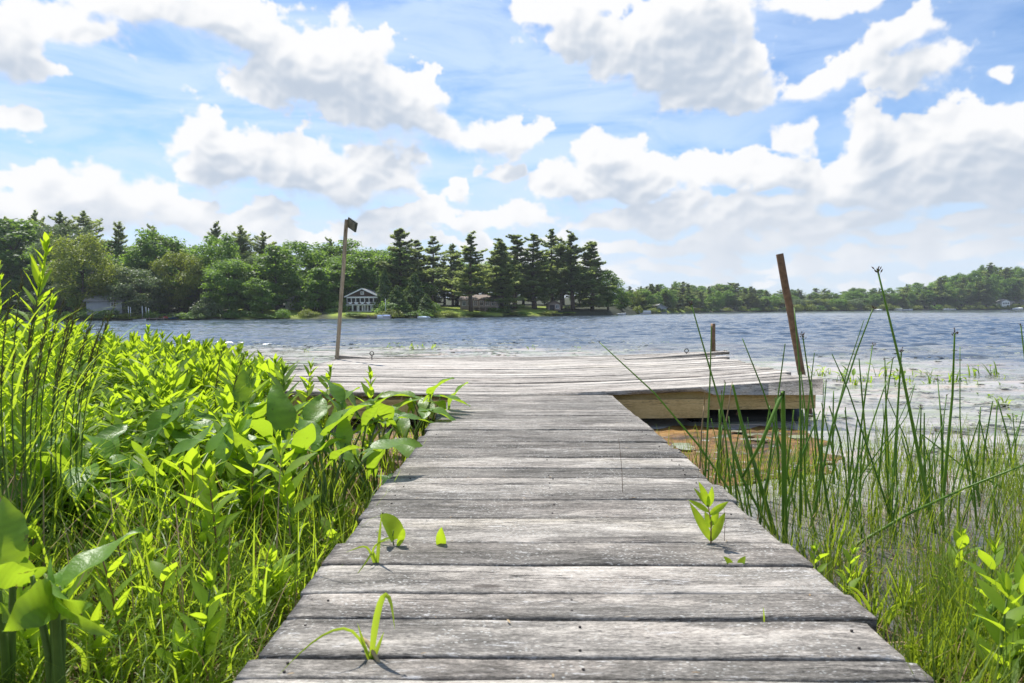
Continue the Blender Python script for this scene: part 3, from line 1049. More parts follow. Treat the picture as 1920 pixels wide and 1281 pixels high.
# far shore
FX = [1150, 1190, 1250, 1300, 1330, 1400, 1450, 1500, 1600, 1700, 1750, 1800, 1850, 1920, 2050]
FY = [545, 540, 531, 536, 536, 537, 548, 546, 545, 541, 528, 516, 498, 505, 500]
for k_ in range(120):
    px_ = 1165 + k_ * 7.0 + random.uniform(-4, 4)
    top_ = np.interp(px_, FX, FY) + random.uniform(-6, 10)
    plant_tree(random.choice(['pine', 'spruce', 'tall', 'round', 'pine'] if px_ < 1450 else ['round', 'tall', 'round', 'pine']), px_, top_, random.uniform(10, 19), random.uniform(25, 60), 'tree on the skyline of the distant wood across the lake', 'skyline trees of the far shore')
for k_ in range(100):
    px_ = 1190 + k_ * 7.8 + random.uniform(-4, 4)
    s_ = np.interp(px_, FX, FY)
    light = 1450 < px_ < 1640
    top_ = s_ + (580 - s_) * random.uniform(0.4, 0.62) if light else s_ + (580 - s_) * random.uniform(0.15, 0.5)
    plant_tree(random.choice(['yellow', 'grey', 'round', 'yellow'] if light else ['round', 'conic', 'pine', 'spruce', 'tall']), px_, top_, random.uniform(9, 17), random.uniform(4, 20), 'tree at the waterside edge of the distant far shore wood', 'waterside trees of the far shore')
for k_, (px_, top_, hw_, t_) in enumerate([(1290, 532, 12, 8), (1545, 541, 10, 30), (1700, 533, 14, 15), (1763, 520, 24, 12), (1855, 494, 26, 30), (1885, 502, 22, 26)]):
    plant_tree(['pine', 'scrag', 'pine', 'pine', 'pine', 'scrag'][k_], px_, top_, hw_, t_, ORD[k_] + ' of the dark pines standing out along the far shore', 'standout pines of the far shore', i=k_)
# shoreline bushes
for k_ in range(44):
    px_ = -60 + k_ * 26 + random.uniform(-9, 9)
    if 585 < px_ < 640 or 645 < px_ < 712 and k_ % 2 or 805 < px_ < 960: continue
    y_ = 600 - (px_ - 300) * 0.008
    plant_tree(random.choice(['bush', 'bush', 'ybush']), px_, y_ - random.uniform(9, 22) * (0.6 if px_ > 800 else 1), random.uniform(11, 24), random.uniform(0.6, 2.4), 'low leafy bush on the left bank right at the waterline', 'waterline bushes of the near left shore', 'bush')
for k_ in range(36):
    px_ = 1200 + k_ * 21 + random.uniform(-8, 8)
    plant_tree(random.choice(['ybush', 'bush', 'ybush']), px_, 583 - (px_ - 1300) * 0.007 - random.uniform(5, 12), random.uniform(8, 15), random.uniform(0.8, 3), 'small bush at the waterline of the distant far shore', 'waterline bushes of the far shore', 'bush')
for px_, top_, hw_, t_, key_, lab_ in [(388, 560, 26, 2.5, 'gbush', 'pale flowering bush by the clipped hedge'), (632, 562, 20, 8, 'bush', 'round bush left of the cottage porch beside the sign pole'), (735, 566, 30, 3, 'bush', 'dark bush at the foot of the evergreens by the cottage'), (925, 576, 12, 5, 'bush', 'left one of two clipped dark shrubs below the brown house'), (944, 575, 14, 5, 'bush', 'right one of two clipped dark shrubs below the brown house'), (205, 580, 26, 2, 'bush', 'big shrub in front of the low grey-roofed house'), (817, 566, 11, 6, 'bush', 'small round shrub at the left end of the sloping lawn'), (840, 583, 24, 1.5, 'ybush', 'bright weedy shrub on the bank under the brown house'), (890, 586, 24, 1.5, 'ybush', 'bright weedy shrub right of the bank below the brown house'), (680, 588, 26, 1.5, 'ybush', 'bright shrub at the waterline in front of the cottage')]:
    plant_tree(key_, px_, top_, hw_, t_, lab_, None, 'bush')
for k_ in ARCH:
    for r_, _, _ in ARCH[k_]: remove(r_)

# ------------------------------------------------------------------ houses, boats
WHITE = simple('white_paint', (0.84, 0.84, 0.82), 0.5, 0.05, 3)
TAN = simple('tan_clapboard', (0.36, 0.29, 0.24), 0.7, 0.12, 2)
BROWN = simple('brown_shingles', (0.075, 0.045, 0.032), 0.8, 0.3, 3)
GREYR = simple('grey_roofing', (0.30, 0.29, 0.29), 0.8, 0.2, 2)
BROWNR = simple('brown_roofing', (0.20, 0.155, 0.13), 0.8, 0.2, 2)
GLASS = simple('dark_glass', (0.03, 0.04, 0.05), 0.12, 0.2, 1, spec=0.6)
DARK = simple('dark_trim', (0.03, 0.03, 0.035), 0.6, 0.2)
BLUEC = simple('blue_canvas', (0.05, 0.13, 0.32), 0.7, 0.15)
REDP = simple('red_plastic', (0.42, 0.05, 0.03), 0.4, 0.1)
GREYW = simple('grey_clapboard', (0.34, 0.36, 0.38), 0.7, 0.1, 2)
METAL = simple('dull_aluminium', (0.5, 0.5, 0.52), 0.35, 0.1, 4, metal=0.8)


def shore_pos(px, t):
    d = ray(px, 584 - ROLL * (px - 960))
    az = math.atan2(d[0], d[1])
    r = shore_r(az) + t
    return r * math.sin(az), r * math.cos(az)


def gable(g, w, d, z0, rise, over=0.3, th=0.14):
    """Roof with its ridge running front to back (along y)."""
    a = math.atan2(rise, w / 2)
    L = math.hypot(w / 2, rise) + over
    for s in (-1, 1):
        R = np.array(Matrix.Rotation(s * a, 3, 'Y'))
        c = np.array([s * (L / 2 * math.cos(a)), d / 2, z0 + rise - L / 2 * math.sin(a) + th / 2])
        g.box(c, (L, d + 2 * over, th), R)


def window(parent, c, w, h, fm, gm, face=-1):
    f = Geo()
    t = 0.08
    for sx_ in (-1, 1): f.box((c[0] + sx_ * (w / 2 + t / 2), c[1], c[2]), (t, 0.1, h + 2 * t))
    for sz_ in (-1, 1): f.box((c[0], c[1], c[2] + sz_ * (h / 2 + t / 2)), (w, 0.1, t))
    f.box((c[0], c[1], c[2]), (0.05, 0.09, h))
    fo = f.obj('window', fm, parent, False)
    p = Geo()
    p.box((c[0], c[1] + 0.012, c[2]), (w - 0.002, 0.03, h - 0.002))
    p.obj('pane', gm, fo, False)


def house(px, py_base, t, label, w, h, dep, rise, wall, roof, rot=0.0, gable_m=None, wins=(), ridge='y', name='house', door=None):
    x, y = shore_pos(px, t)
    z = at_y(px, py_base, y)[2]
    root = thing(name, label, 'house', (x, y, z), None, (0, 0, rot))
    b_ = Geo()
    b_.box((0, dep / 2, h / 2 - 1), (w, dep, h + 2))
    b_.obj('wall', wall, root, False)
    gg = Geo()
    if ridge == 'y':
        gg.add([[-w / 2, 0, h], [w / 2, 0, h], [0, 0, h + rise], [-w / 2, dep, h], [w / 2, dep, h], [0, dep, h + rise]], [[0, 2, 5, 3], [1, 4, 5, 2], [0, 3, 4, 1]], [[0, 1, 2], [3, 5, 4]])
    else:
        gg.add([[-w / 2, 0, h], [-w / 2, dep, h], [-w / 2, dep / 2, h + rise], [w / 2, 0, h], [w / 2, dep, h], [w / 2, dep / 2, h + rise]], [[0, 3, 5, 2], [1, 2, 5, 4], [0, 1, 4, 3]], [[0, 2, 1], [3, 4, 5]])
    gg.obj('gable', gable_m or wall, root, False)
    rg = Geo()
    if ridge == 'y': gable(rg, w, dep, h, rise)
    else:
        a = math.atan2(rise, dep / 2)
        L = math.hypot(dep / 2, rise) + 0.35
        for s in (-1, 1):
            R = np.array(Matrix.Rotation(-s * a, 3, 'X'))
            rg.box((0, dep / 2 + s * L / 2 * math.cos(a), h + rise - L / 2 * math.sin(a) + 0.08), (w + 0.6, L, 0.15), R)
    rg.obj('roof', roof, root, False)
    for wx_, wz_, ww_, wh_ in wins:
        window(root, (wx_, -0.03, wz_), ww_, wh_, WHITE, GLASS)
    if door:
        dg = Geo()
        dg.box((door[0], -0.02, door[1] / 2 + 0.05), (0.9, 0.08, door[1]))
        dg.obj('door', DARK, root, False)
    return root


# cottage with a screened porch over posts
SCREEN = simple('dark_screen', (0.035, 0.032, 0.035), 0.9, 0.2, spec=0.1)
ct = house(680, 584, 8, 'white two-storey lakeside cottage with brown gable and screened porch', 4.9, 2.3, 6, 1.15, WHITE, GREYR, gable_m=BROWN)
scr = Geo()
for i in range(7): scr.box((-2.07 + i * 0.69, -0.06, 1.72), (0.52, 0.06, 0.66))
scr.obj('porch_screen', SCREEN, ct, False)
br = Geo()
br.box((0, -0.06, 1.22), (4.7, 0.08, 0.26))
br.obj('porch_panel', BROWN, ct, False)
lw_ = Geo()
for i in range(6): lw_.box((-1.95 + i * 0.78, -0.05, 0.5), (0.5, 0.06, 0.8))
lw_.obj('window', SCREEN, ct, False)
pr = Geo()
pr.box((0, -0.25, 1.04), (4.95, 0.5, 0.10))
for i in range(6): pr.box((-2.35 + i * 0.94, -0.44, 0.45), (0.11, 0.11, 1.08))
pr.box((0, -0.14, 2.18), (4.9, 0.12, 0.14))
pr.obj('porch_frame', WHITE, ct, False)
bw = Geo()
for i in range(5):
    for k in range(12):
        a_ = math.pi * k / 12; a2 = math.pi * (k + 1) / 12
        cx_ = -1.88 + i * 0.94
        bw.add([[cx_ - .34 * math.cos(a_), -.15, 1.42 - .26 * math.sin(a_)], [cx_ - .34 * math.cos(a2), -.15, 1.42 - .26 * math.sin(a2)], [cx_ - .34 * math.cos(a2), -.15, 1.42], [cx_ - .34 * math.cos(a_), -.15, 1.42]], [[0, 1, 2, 3]])
bw.obj('bunting', WHITE, ct, False)
trm = Geo()
a_ = math.atan2(1.15, 2.45)
for s in (-1, 1):
    trm.box((s * 1.36, -0.36, 2.3 + 1.15 / 2 + 0.02), (3.05, 0.08, 0.17), np.array(Matrix.Rotation(s * a_, 3, 'Y')))
trm.obj('gable_trim', WHITE, ct, False)
window(ct, (0, -0.05, 2.85), 0.34, 0.3, WHITE, GLASS)
house(668, 566, 17, 'white house with grey roof behind the cottage', 6.0, 2.5, 6, 1.3, WHITE, GREYR, ridge='x', wins=[(-2.3, 1.9, .6, .8)])
house(196, 581, 5, 'low grey-roofed house half hidden under the yellow-green tree', 4.6, 1.3, 5, 0.9, GREYW, GREYR, rot=0.35, ridge='x', wins=[(1.2, 0.75, .6, .6)])
hb = house(898, 579, 9, 'long tan house with brown roof among the conifers', 6.6, 1.55, 5, 0.75, TAN, BROWNR, rot=-0.16, ridge='x', wins=[(-2.6, 0.95, .55, .7), (-1.6, 0.95, .55, .7), (-.6, 0.95, .55, .7), (.5, 0.95, .55, .7), (1.5, 0.95, .55, .7), (2.5, 0.95, .55, .7)])
dk = Geo()
dk.box((1.0, -0.9, 0.3), (5.2, 1.8, 0.16))
for i in range(6): dk.box((-1.5 + i, -1.75, -0.4), (0.12, 0.12, 1.5))
dk.box((1.0, -1.75, 1.0), (5.2, 0.08, 0.1))
for i in range(18): dk.box((-1.5 + i * 0.295, -1.75, 0.7), (0.05, 0.05, 0.62))
dk.obj('deck', TAN, hb, False)
house(1040, 582, 9, 'small tan shed with white window between the pine trunks', 2.3, 1.15, 2.5, 0.5, TAN, BROWNR, rot=0.15, wins=[(.5, .7, .5, .6)], name='shed', door=(-.5, 0.95))
hd = house(556, 579, 14, 'white house with raised railed deck half behind the trees', 3.6, 1.3, 4, 0.8, WHITE, GREYR, ridge='x', wins=[(0, .8, .9, .6)])
dk = Geo()
dk.box((1.2, -0.8, 0.25), (4.6, 1.5, 0.14))
for i in range(5): dk.box((-1.0 + i * 1.1, -1.5, -0.4), (0.1, 0.1, 1.9))
dk.box((1.2, -1.5, 0.75), (4.6, 0.07, 0.09))
dk.obj('deck', WHITE, hd, False)
house(1237, 585.0, 1.5, 'grey boathouse at the waterline beyond the tip of the point', 5.4, 1.2, 6, 1.1, GREYW, GREYR, rot=0.5, door=(0, 1.1), name='boathouse')
house(1312, 578, 16, 'blue-white roofed house among the trees of the far shore', 4.2, 1.3, 5, 1.0, WHITE, simple('pale_blue_roof', (0.5, 0.58, 0.66), 0.5, 0.1), ridge='x')
house(1903, 578.5, 7, 'long white and tan house at the right edge of the far shore', 11, 3.4, 7, 1.5, TAN, GREYR, rot=0.0, ridge='x', wins=[(-4.6, 2.6, 1, .9), (-3.2, 2.6, 1, .9), (-1, 2.4, 1.2, .9), (2, 2.4, 1.2, .9)])
wf = house(1886, 578.5, 4.6, 'white gabled house front at the right edge of the far shore', 3.9, 3.3, 4, 1.0, WHITE, GREYR, wins=[(-1.1, 2.5, .8, .8), (0.0, 2.5, .8, .8), (1.1, 2.5, .8, .8)], door=(.9, 1.6))
house(1853, 572, 14, 'grey-brown house set back left of the white gabled front', 5.0, 3.4, 5, 1.4, GREYW, BROWNR, wins=[(-1.2, 2.6, .9, .9), (1.0, 2.6, .9, .9)])
house(1830, 579, 5, 'dark brown low cabin on the far shore', 6.0, 1.6, 5, 0.9, BROWN, BROWNR, ridge='x', wins=[(-1, 1, .9, .6), (1.4, 1, .9, .6)])


def boat(px, L, label, rot=0.0, t=-2.0, cover=None, wind=False):
    x, y = shore_pos(px, t)
    k_ = L / 4.5
    L = 4.5
    root = thing('motor_boat', label, 'boat', (x, y, WATER), None, (0, 0, rot))
    root.scale = (k_, k_, k_)
    h_ = Geo()
    n_ = 11
    V = []
    for i in range(n_):
        s = i / (n_ - 1)
        w = L * 0.17 * (1 - max(0, (s - 0.45) / 0.55) ** 2.2) + 0.01
        top = 0.42 + 0.22 * s * s
        V += [[L * (s - 0.5), -w, top], [L * (s - 0.5), -w * 0.72, -0.06], [L * (s - 0.5), 0, -0.16], [L * (s - 0.5), w * 0.72, -0.06], [L * (s - 0.5), w, top]]
    Q = []
    for i in range(n_ - 1):
        for j in range(4): Q.append([i * 5 + j, (i + 1) * 5 + j, (i + 1) * 5 + j + 1, i * 5 + j + 1])
    h_.add(V, Q, [[0, 1, 2], [0, 2, 4], [2, 3, 4]])
    h_.obj('hull', WHITE, root)
    d_ = Geo()
    V = []
    for i in range(n_):
        s = i / (n_ - 1)
        w = (L * 0.17 * (1 - max(0, (s - 0.45) / 0.55) ** 2.2) + 0.01) * 0.97
        top = 0.42 + 0.22 * s * s
        V += [[L * (s - 0.5), -w, top - 0.02], [L * (s - 0.5), 0, top + (0.28 * math.sin(math.pi * s) if cover else 0.03)], [L * (s - 0.5), w, top - 0.02]]
    Q = []
    for i in range(n_ - 1):
        for j in range(2): Q.append([i * 3 + j, (i + 1) * 3 + j, (i + 1) * 3 + j + 1, i * 3 + j + 1])
    d_.add(V, Q)
    d_.obj('cover' if cover else 'deck', cover or WHITE, root)
    if wind:
        w_ = Geo()
        w_.box((0.1 * L, 0, 0.72), (0.06, L * 0.26, 0.36), np.array(Matrix.Rotation(0.4, 3, 'Y')))
        w_.obj('windshield', GLASS, root, False)
    mo = Geo()
    mo.box((-L * 0.5 - 0.12, 0, 0.42), (0.26, 0.3, 0.5))
    mo.box((-L * 0.5 - 0.12, 0, 0.02), (0.12, 0.1, 0.5))
    mo.obj('outboard_motor', DARK, root, False)
    return root


def pontoon(px, L, label, rot=0.0, t=-2.0, top=None):
    x, y = shore_pos(px, t)
    k_ = L / 5.2
    L = 5.2
    root = thing('pontoon_boat', label, 'boat', (x, y, WATER), None, (0, 0, rot))
    root.scale = (k_, k_, k_)
    for s in (-1, 1):
        p = Geo()
        p.tube([[-L / 2, s * 0.7, 0.1], [L * 0.42, s * 0.7, 0.1], [L / 2, s * 0.7, 0.22]], [0.25, 0.25, 0.05], 10)
        p.obj('float', METAL, root)
    d_ = Geo()
    d_.box((0, 0, 0.4), (L * 0.94, 1.8, 0.1))
    d_.obj('deck', METAL, root, False)
    f_ = Geo()
    for s in (-1, 1): f_.box((0, s * 0.88, 0.75), (L * 0.9, 0.05, 0.56))
    for s in (-1, 1): f_.box((s * L * 0.45, 0, 0.75), (0.05, 1.7, 0.56))
    f_.obj('side_panel', WHITE, root, False)
    c_ = Geo()
    if top is not None:
        c_.add([[-L * .47, -.95, 1.02], [L * .47, -.95, 1.02], [L * .42, 0, 1.42], [-L * .42, 0, 1.42], [-L * .47, .95, 1.02], [L * .47, .95, 1.02]], [[0, 1, 2, 3], [3, 2, 5, 4]], [[0, 3, 4], [1, 5, 2]])
        c_.obj('cover', top, root, False)
    else:
        c_.box((-0.3, 0.4, 0.75), (0.8, 0.7, 0.6))
        c_.obj('helm_seat', BROWNR, root, False)
    return root


boat(262, 1.7, 'small white boat at the waterline right of the big shrub', 0.1, -0.6)
pontoon(720, 2.1, 'pontoon boat under a dark blue cover below the cottage lawn', 0.05, -1.0, BLUEC)
boat(795, 1.9, 'white boat under pale blue cover moored under the dense evergreens', 3.2, -0.8, simple('pale_cover', (0.45, 0.58, 0.75), .6, .1))
boat(700, 1.5, 'small grey-white skiff drawn up beside the cottage shore', 0.3, 0.0)
boat(1160, 3.0, 'low white motor boat off the tip of the pine point', 0.05, -1.2, None, True)
pontoon(1204, 4.6, 'white pontoon boat moored between the point and the grey boathouse', 0.1, -2.0)
boat(1646, 4.4, 'white boat moored leftmost along the far right shore', 0.1, -1.5, WHITE)
pontoon(1683, 4.2, 'pale pontoon boat near the middle of the far right moorings', 0.0, -1.0, simple('pale_canvas', (.5, .52, .56), .7, .1))
boat(1702, 5.0, 'white speedboat right of the pale pontoon on the far shore', 0.1, -2.0, None, True)
boat(1780, 5.4, 'white motor boat below the dark brown cabin', 3.1, -2.0, None, True)
boat(1908, 6.0, 'white motor boat below the white gabled house front', 0.1, -2.0, WHITE)
for k_, px_ in enumerate((308, 322)):
    x_, y_ = shore_pos(px_, 0.9)
    ky = thing('kayak', ['red kayak on the bank beside the blue one', 'blue kayak on the bank beside the red one'][k_], 'kayak', (x_, y_, hz_at(x_, y_) + 0.12))
    h_ = Geo()
    tt_ = np.linspace(-1, 1, 11)
    h_.tube([[t * 1.3, 0, 0.1 * t * t] for t in tt_], [0.02 + 0.25 * (1 - t * t) ** 0.7 for t in tt_], 8)
    h_.obj('hull', [REDP, BLUEC][k_], ky)
    c_ = Geo()
    c_.tube([[-0.25, 0, 0.25], [0.25, 0, 0.25]], [0.14, 0.12], 8)
    c_.obj('cockpit', DARK, ky)
# clipped hedge
hx, hy = shore_pos(376, 2.0)
g = Geo()
r_ = np.random.default_rng(5)
C = r_.uniform(-1, 1, (2600, 3))
ax_ = r_.integers(0, 3, 2600)
C[np.arange(2600), ax_] = np.sign(C[np.arange(2600), ax_]) * r_.uniform(.85, 1, 2600)
N_ = C * 0.6
V, Q, T_ = cards(C * [1.5, .5, .45] + [0, 0, .42], N_ + UP * .2, 0.2, r_, r_.uniform(.3, .9, 2600))
g.add(V, Q, tint=T_)
ho = g.obj('hedge', DEC)
ho.location = (hx, hy, hz_at(hx, hy))
tag(ho, 'clipped box hedge at the water left of the dark round tree', 'hedge')
for k_, (px_, top_) in enumerate([(241, 575), (245, 576), (267, 574), (274, 576), (279, 578)]):
    x_, y_ = shore_pos(px_, 1.0)
    z0_ = hz_at(x_, y_) - 0.2
    g = Geo()
    g.tube([[0, 0, 0], [0, 0, at_y(px_, top_, y_)[2] - z0_]], [0.05, 0.045], 6)
    o = g.obj('mooring_post', WHITE)
    o.location = (x_, y_, z0_)
    tag(o, ORD[k_] + ' of the thin white posts at the water by the grey-green tree', 'post', 'white posts on the left shore')
for px_, top_, t_ in [(723, 573, 0.5)]:
    x_, y_ = shore_pos(px_, t_)
    z0_ = hz_at(x_, y_) - 0.2
    g = Geo()
    g.tube([[0, 0, 0], [0, 0, at_y(px_, 560, y_)[2] - z0_]], [0.04, 0.03], 6)
    o = g.obj('flagpole', WHITE)
    o.location = (x_, y_, z0_)
    tag(o, 'thin white pole at the shore right of the cottage', 'pole')
for k_, (px_, L_, lab_) in enumerate([(712, 3.4, 'short wooden jetty below the cottage'), (290, 3.2, 'low wooden landing stage by the white posts'), (1745, 9.0, 'low brown jetty among the far right moorings')]):
    x_, y_ = shore_pos(px_, -0.6)
    g = Geo()
    root = thing('jetty', lab_, 'jetty', (x_, y_, WATER))
    g.box((0, 0, 0.28), (L_, 1.2, 0.1))
    g.obj('deck', BROWNR, root, False)
    for i in range(4):
        q = Geo()
        q.tube([[(i / 3 - .5) * L_ * .95, -.5, -.4], [(i / 3 - .5) * L_ * .95, -.5, .55]], .06, 6)
        q.obj('post', BROWNR, root)

# thin summer haze over the lake
hzb = Geo()
hzb.box((0, 0, 21.0), (1320, 1320, 50.0))
m, n, out = material('haze_air')
pv = n.node('ShaderNodeVolumePrincipled')
pv.inputs['Color'].default_value = (0.86, 0.92, 1.0, 1)
pv.inputs['Density'].default_value = 0.00026
pv.inputs['Anisotropy'].default_value = 0.2
n.t.links.new(pv.outputs[0], out.inputs['Volume'])
tag(hzb.obj('haze', m, None, False), 'thin pale summer haze lying over the lake and its shores', None, None, 'stuff')
scene.cycles.volume_bounces = 0
scene.cycles.volume_max_steps = 64
# ------------------------------------------------------------------ dock
DECKW = wood_mat('weathered_walkway_boards', [(0.16, (0.040, 0.038, 0.035)), (0.34, (0.115, 0.111, 0.103)), (0.5, (0.20, 0.193, 0.182)), (0.64, (0.35, 0.336, 0.315)), (0.85, (0.56, 0.54, 0.51))])
PLATW = wood_mat('bleached_platform_boards', [(0.14, (0.08, 0.075, 0.07)), (0.34, (0.23, 0.218, 0.205)), (0.5, (0.40, 0.385, 0.365)), (0.8, (0.60, 0.58, 0.555))], grain=0.8, speck=False)
BEAMW = wood_mat('tan_treated_lumber', [(0.15, (0.30, 0.22, 0.09)), (0.5, (0.55, 0.44, 0.22)), (0.85, (0.66, 0.55, 0.32))], grain=0.5, blot=0.6, speck=False, bumpk=0.2)
RAILW = wood_mat('grey_frame_lumber', [(0.15, (0.06, 0.055, 0.05)), (0.5, (0.16, 0.15, 0.14)), (0.85, (0.3, 0.28, 0.26))], grain=0.5, axis=1, speck=False)
POSTW = wood_mat('grey_pole_wood', [(0.15, (0.13, 0.105, 0.075)), (0.5, (0.36, 0.31, 0.235)), (0.85, (0.55, 0.49, 0.39))], grain=0.8, axis=2, speck=False)
RUST = simple('brown_rusty_steel', (0.18, 0.108, 0.062), 0.6, 0.4, 30, 0.15, 0.3, 0.4)
IRON = simple('dark_iron', (0.04, 0.033, 0.03), 0.6, 0.3, 20, 0.1, 0.5)
BLACKP = simple('black_float_plastic', (0.012, 0.012, 0.012), 0.55, 0.3, 4)
SIGNM = simple('dark_green_sign_paint', (0.035, 0.045, 0.03), 0.6, 0.4, 12)
SIGNF = simple('worn_sign_face', (0.13, 0.115, 0.07), 0.7, 0.5, 16)


def plank(g, x0, x1, y0, y1, zf, th=0.036, n=30, r=np.random.default_rng(3), e=0.0016, rd=0.006, cup=0.0015):
    """One board along x with worn round arrises, slightly wavy edges and a little cupping."""
    k = 5
    sm = lambda s: np.interp(np.linspace(0, 1, n + 1), np.linspace(0, 1, k + 3), r.normal(0, s, k + 3))
    ea, eb, ez = sm(e) + r.normal(0, e * 0.35, n + 1), sm(e) + r.normal(0, e * 0.35, n + 1), sm(e)
    V = []
    sl = r.normal(0, 0.004)
    for i in range(n + 1):
        x = x0 + (x1 - x0) * i / n
        ya, yb = y0 + ea[i], y1 + eb[i]
        xo = 0
        ym = (ya + yb) / 2
        t = 1.0 if 0 < i < n else 0.8
        prof = [(ya, -th), (ya, -rd), (ya + rd * .3, -rd * .3), (ya + rd, 0), (ym, -cup), (yb - rd, 0), (yb - rd * .3, -rd * .3), (yb, -rd), (yb, -th)]
        for (yy, zz) in prof:
            if i in (0, n) and zz > -th: zz -= 0.003
            V.append((x + (yy - ym) * sl, yy, zf(x, yy) + zz + ez[i] * 0.6))
    m_ = 9
    Q = []
    for i in range(n):
        for j in range(m_):
            a, b = i * m_ + j, i * m_ + (j + 1) % m_
            Q.append([a, b, b + m_, a + m_])
    T = []
    for (s, flip) in ((0, False), (n * m_, True)):
        for j in range(1, m_ - 1):
            T.append([s, s + j + 1, s + j] if flip else [s, s + j, s + j + 1])
    V = np.array(V)
    g.add(V, [q[::-1] for q in Q], [t_[::-1] for t_ in T])


XL = 0.5 * (on_deck(850, 740)[0] + on_deck(560, 1120)[0])
XR = 0.5 * (on_deck(1150, 740)[0] + on_deck(1560, 1100)[0])
gap_px = [(752, 1), (768, 2), (779, 1), (793, 2), (806, 1), (817, 0), (828, 1), (840, 2), (857, 0), (876.5, 2), (894.5, 0), (907, 2), (936, 1), (971, 2), (1018, 1), (1060, 2), (1112, 0), (1158, 2), (1231, 2), (1271, 1)]
rd_ = np.random.default_rng(21)
walk = thing('walkway', 'weathered grey plank walkway leading from the bank out to the platform', 'walkway', (0, 2.4, 0), None, (0, ROLL, 0))
edges = [(5.36, 1)] + [(on_deck(970, p_)[1], w_) for p_, w_ in gap_px]
y = edges[-1][0]
while y > -0.6:
    y -= rd_.choice([0.142, 0.19, 0.19])
    edges.append((y, 2))
g = Geo()
gapw = {0: 0.0016, 1: 0.006, 2: 0.0105}
for (ya, wa), (yb, wb) in zip(edges[1:], edges[:-1]):
    dx0, dx1 = rd_.normal(0, 0.009, 2)
    dz = rd_.normal(0, 0.0018)
    tl = rd_.normal(0, 0.0015)
    plank(g, XL + dx0, XR + dx1, ya + gapw[wa] / 2 - 2.4, yb - gapw[wb] / 2 - 2.4, lambda x, yy: dz + tl * x, 0.036, 40, rd_, 0.0018, 0.0065)
g.obj('deck', DECKW, walk)
for sx_ in (XL + 0.07, (XL + XR) / 2, XR - 0.07):
    g = Geo()
    g.box((sx_, 2.3 - 2.4, -0.115), (0.04, 5.9, 0.15))
    g.obj('stringer', RAILW, walk, False)
for yy in (0.4, 2.3, 4.2):
    for sx_ in (XL + 0.13, XR - 0.13):
        g = Geo()
        g.tube([[sx_, yy - 2.4, -0.8], [sx_, yy - 2.4, -0.05]], 0.03, 10)
        g.obj('leg', RUST, walk)
# nail heads
g = Geo()
for (ya, wa), (yb, wb) in zip(edges[1:], edges[:-1]):
    for sx_ in (XL + 0.07, (XL + XR) / 2, XR - 0.07):
        for q in (0.25, 0.75):
            yy = ya + (yb - ya) * q + rd_.normal(0, 0.006)
            xx = sx_ + rd_.normal(0, 0.006)
            if yb - ya > 0.06 and rd_.random() < 0.75: g.tube([[xx, yy - 2.4, -0.01], [xx, yy - 2.4, 0.0006]], 0.003, 7)
o = g.obj('nail_heads', IRON, walk)
g = Geo()
for k in range(90):                     # bits of dead leaf and bark caught along the gaps
    ya = edges[1 + int(rd_.integers(0, len(edges) - 3))][0] + rd_.normal(0, 0.012)
    xa = rd_.uniform(XL + 0.03, XR - 0.03)
    a_ = rd_.uniform(0, 6.28)
    g.leaf((xa, ya - 2.4, 0.003), np.array([math.cos(a_), math.sin(a_), 0.15]), UP, rd_.uniform(0.006, 0.02), rd_.uniform(0.002, 0.006), 0.3, 0.3, 3, tint=rd_.random())
litter = g

PX0, PX1, PY0, PY1 = -2.32, 2.375, 5.385, 8.75


def zplat(x, yy):
    v = (yy - PY0) / (PY1 - PY0)
    u = np.clip((x + 0.1) / 2.5, 0, 1)
    l = np.clip((-0.4 - x) / 1.9, 0, 1)
    return 0.002 + 0.065 * v ** 1.2 + 0.115 * u ** 1.5 * (1 - 0.45 * v) + 0.03 * l * (1 - v) - 0.012 * l * v


plat = thing('floating_platform', 'wide sun-bleached plank platform floating at the end of the walkway', 'platform', (0, 7.0, 0), None, (0, ROLL, 0))
g = Geo()
yy = PY0
i = 0
while yy < PY1 - 0.05:
    w = 0.139 + rd_.normal(0, 0.002)
    x0, x1 = PX0 + rd_.normal(0, 0.018), PX1 + rd_.normal(0, 0.02)
    up = rd_.normal(0, 0.004)
    wr_ = abs(rd_.normal(0, 0.012))
    plank(g, x0, x1, yy - 7, yy + w - 7, lambda x, q: zplat(x, q + 7) + up + wr_ * np.clip((x - 1.3), 0, 2) ** 2, 0.034, 44, rd_, 0.0022, 0.006, 0.003)
    yy += w + rd_.uniform(0.006, 0.013)
    i += 1
g.obj('deck', PLATW, plat)
for (xa, xb, yq, slope, lab_) in ((1.28, 2.52, 8.12, 0.034, 'curled board lifting at its right end'), (-2.34, -1.9, 8.70, -0.05, 'short curled board end at the back left corner')):
    g = Geo()
    if slope > 0: plank(g, xa, xb, yq - 7, yq + 0.13 - 7, lambda x, q: zplat(x, q + 7) + 0.012 + slope * (x - xa) ** 1.4, 0.034, 20, rd_)
    else: plank(g, xa, xb, yq - 7, yq + 0.13 - 7, lambda x, q: zplat(x, q + 7) + 0.012 - slope * 1.6 * (xb - x), 0.034, 12, rd_)
    o = g.obj('loose_board', PLATW, plat)
    o['label'] = lab_


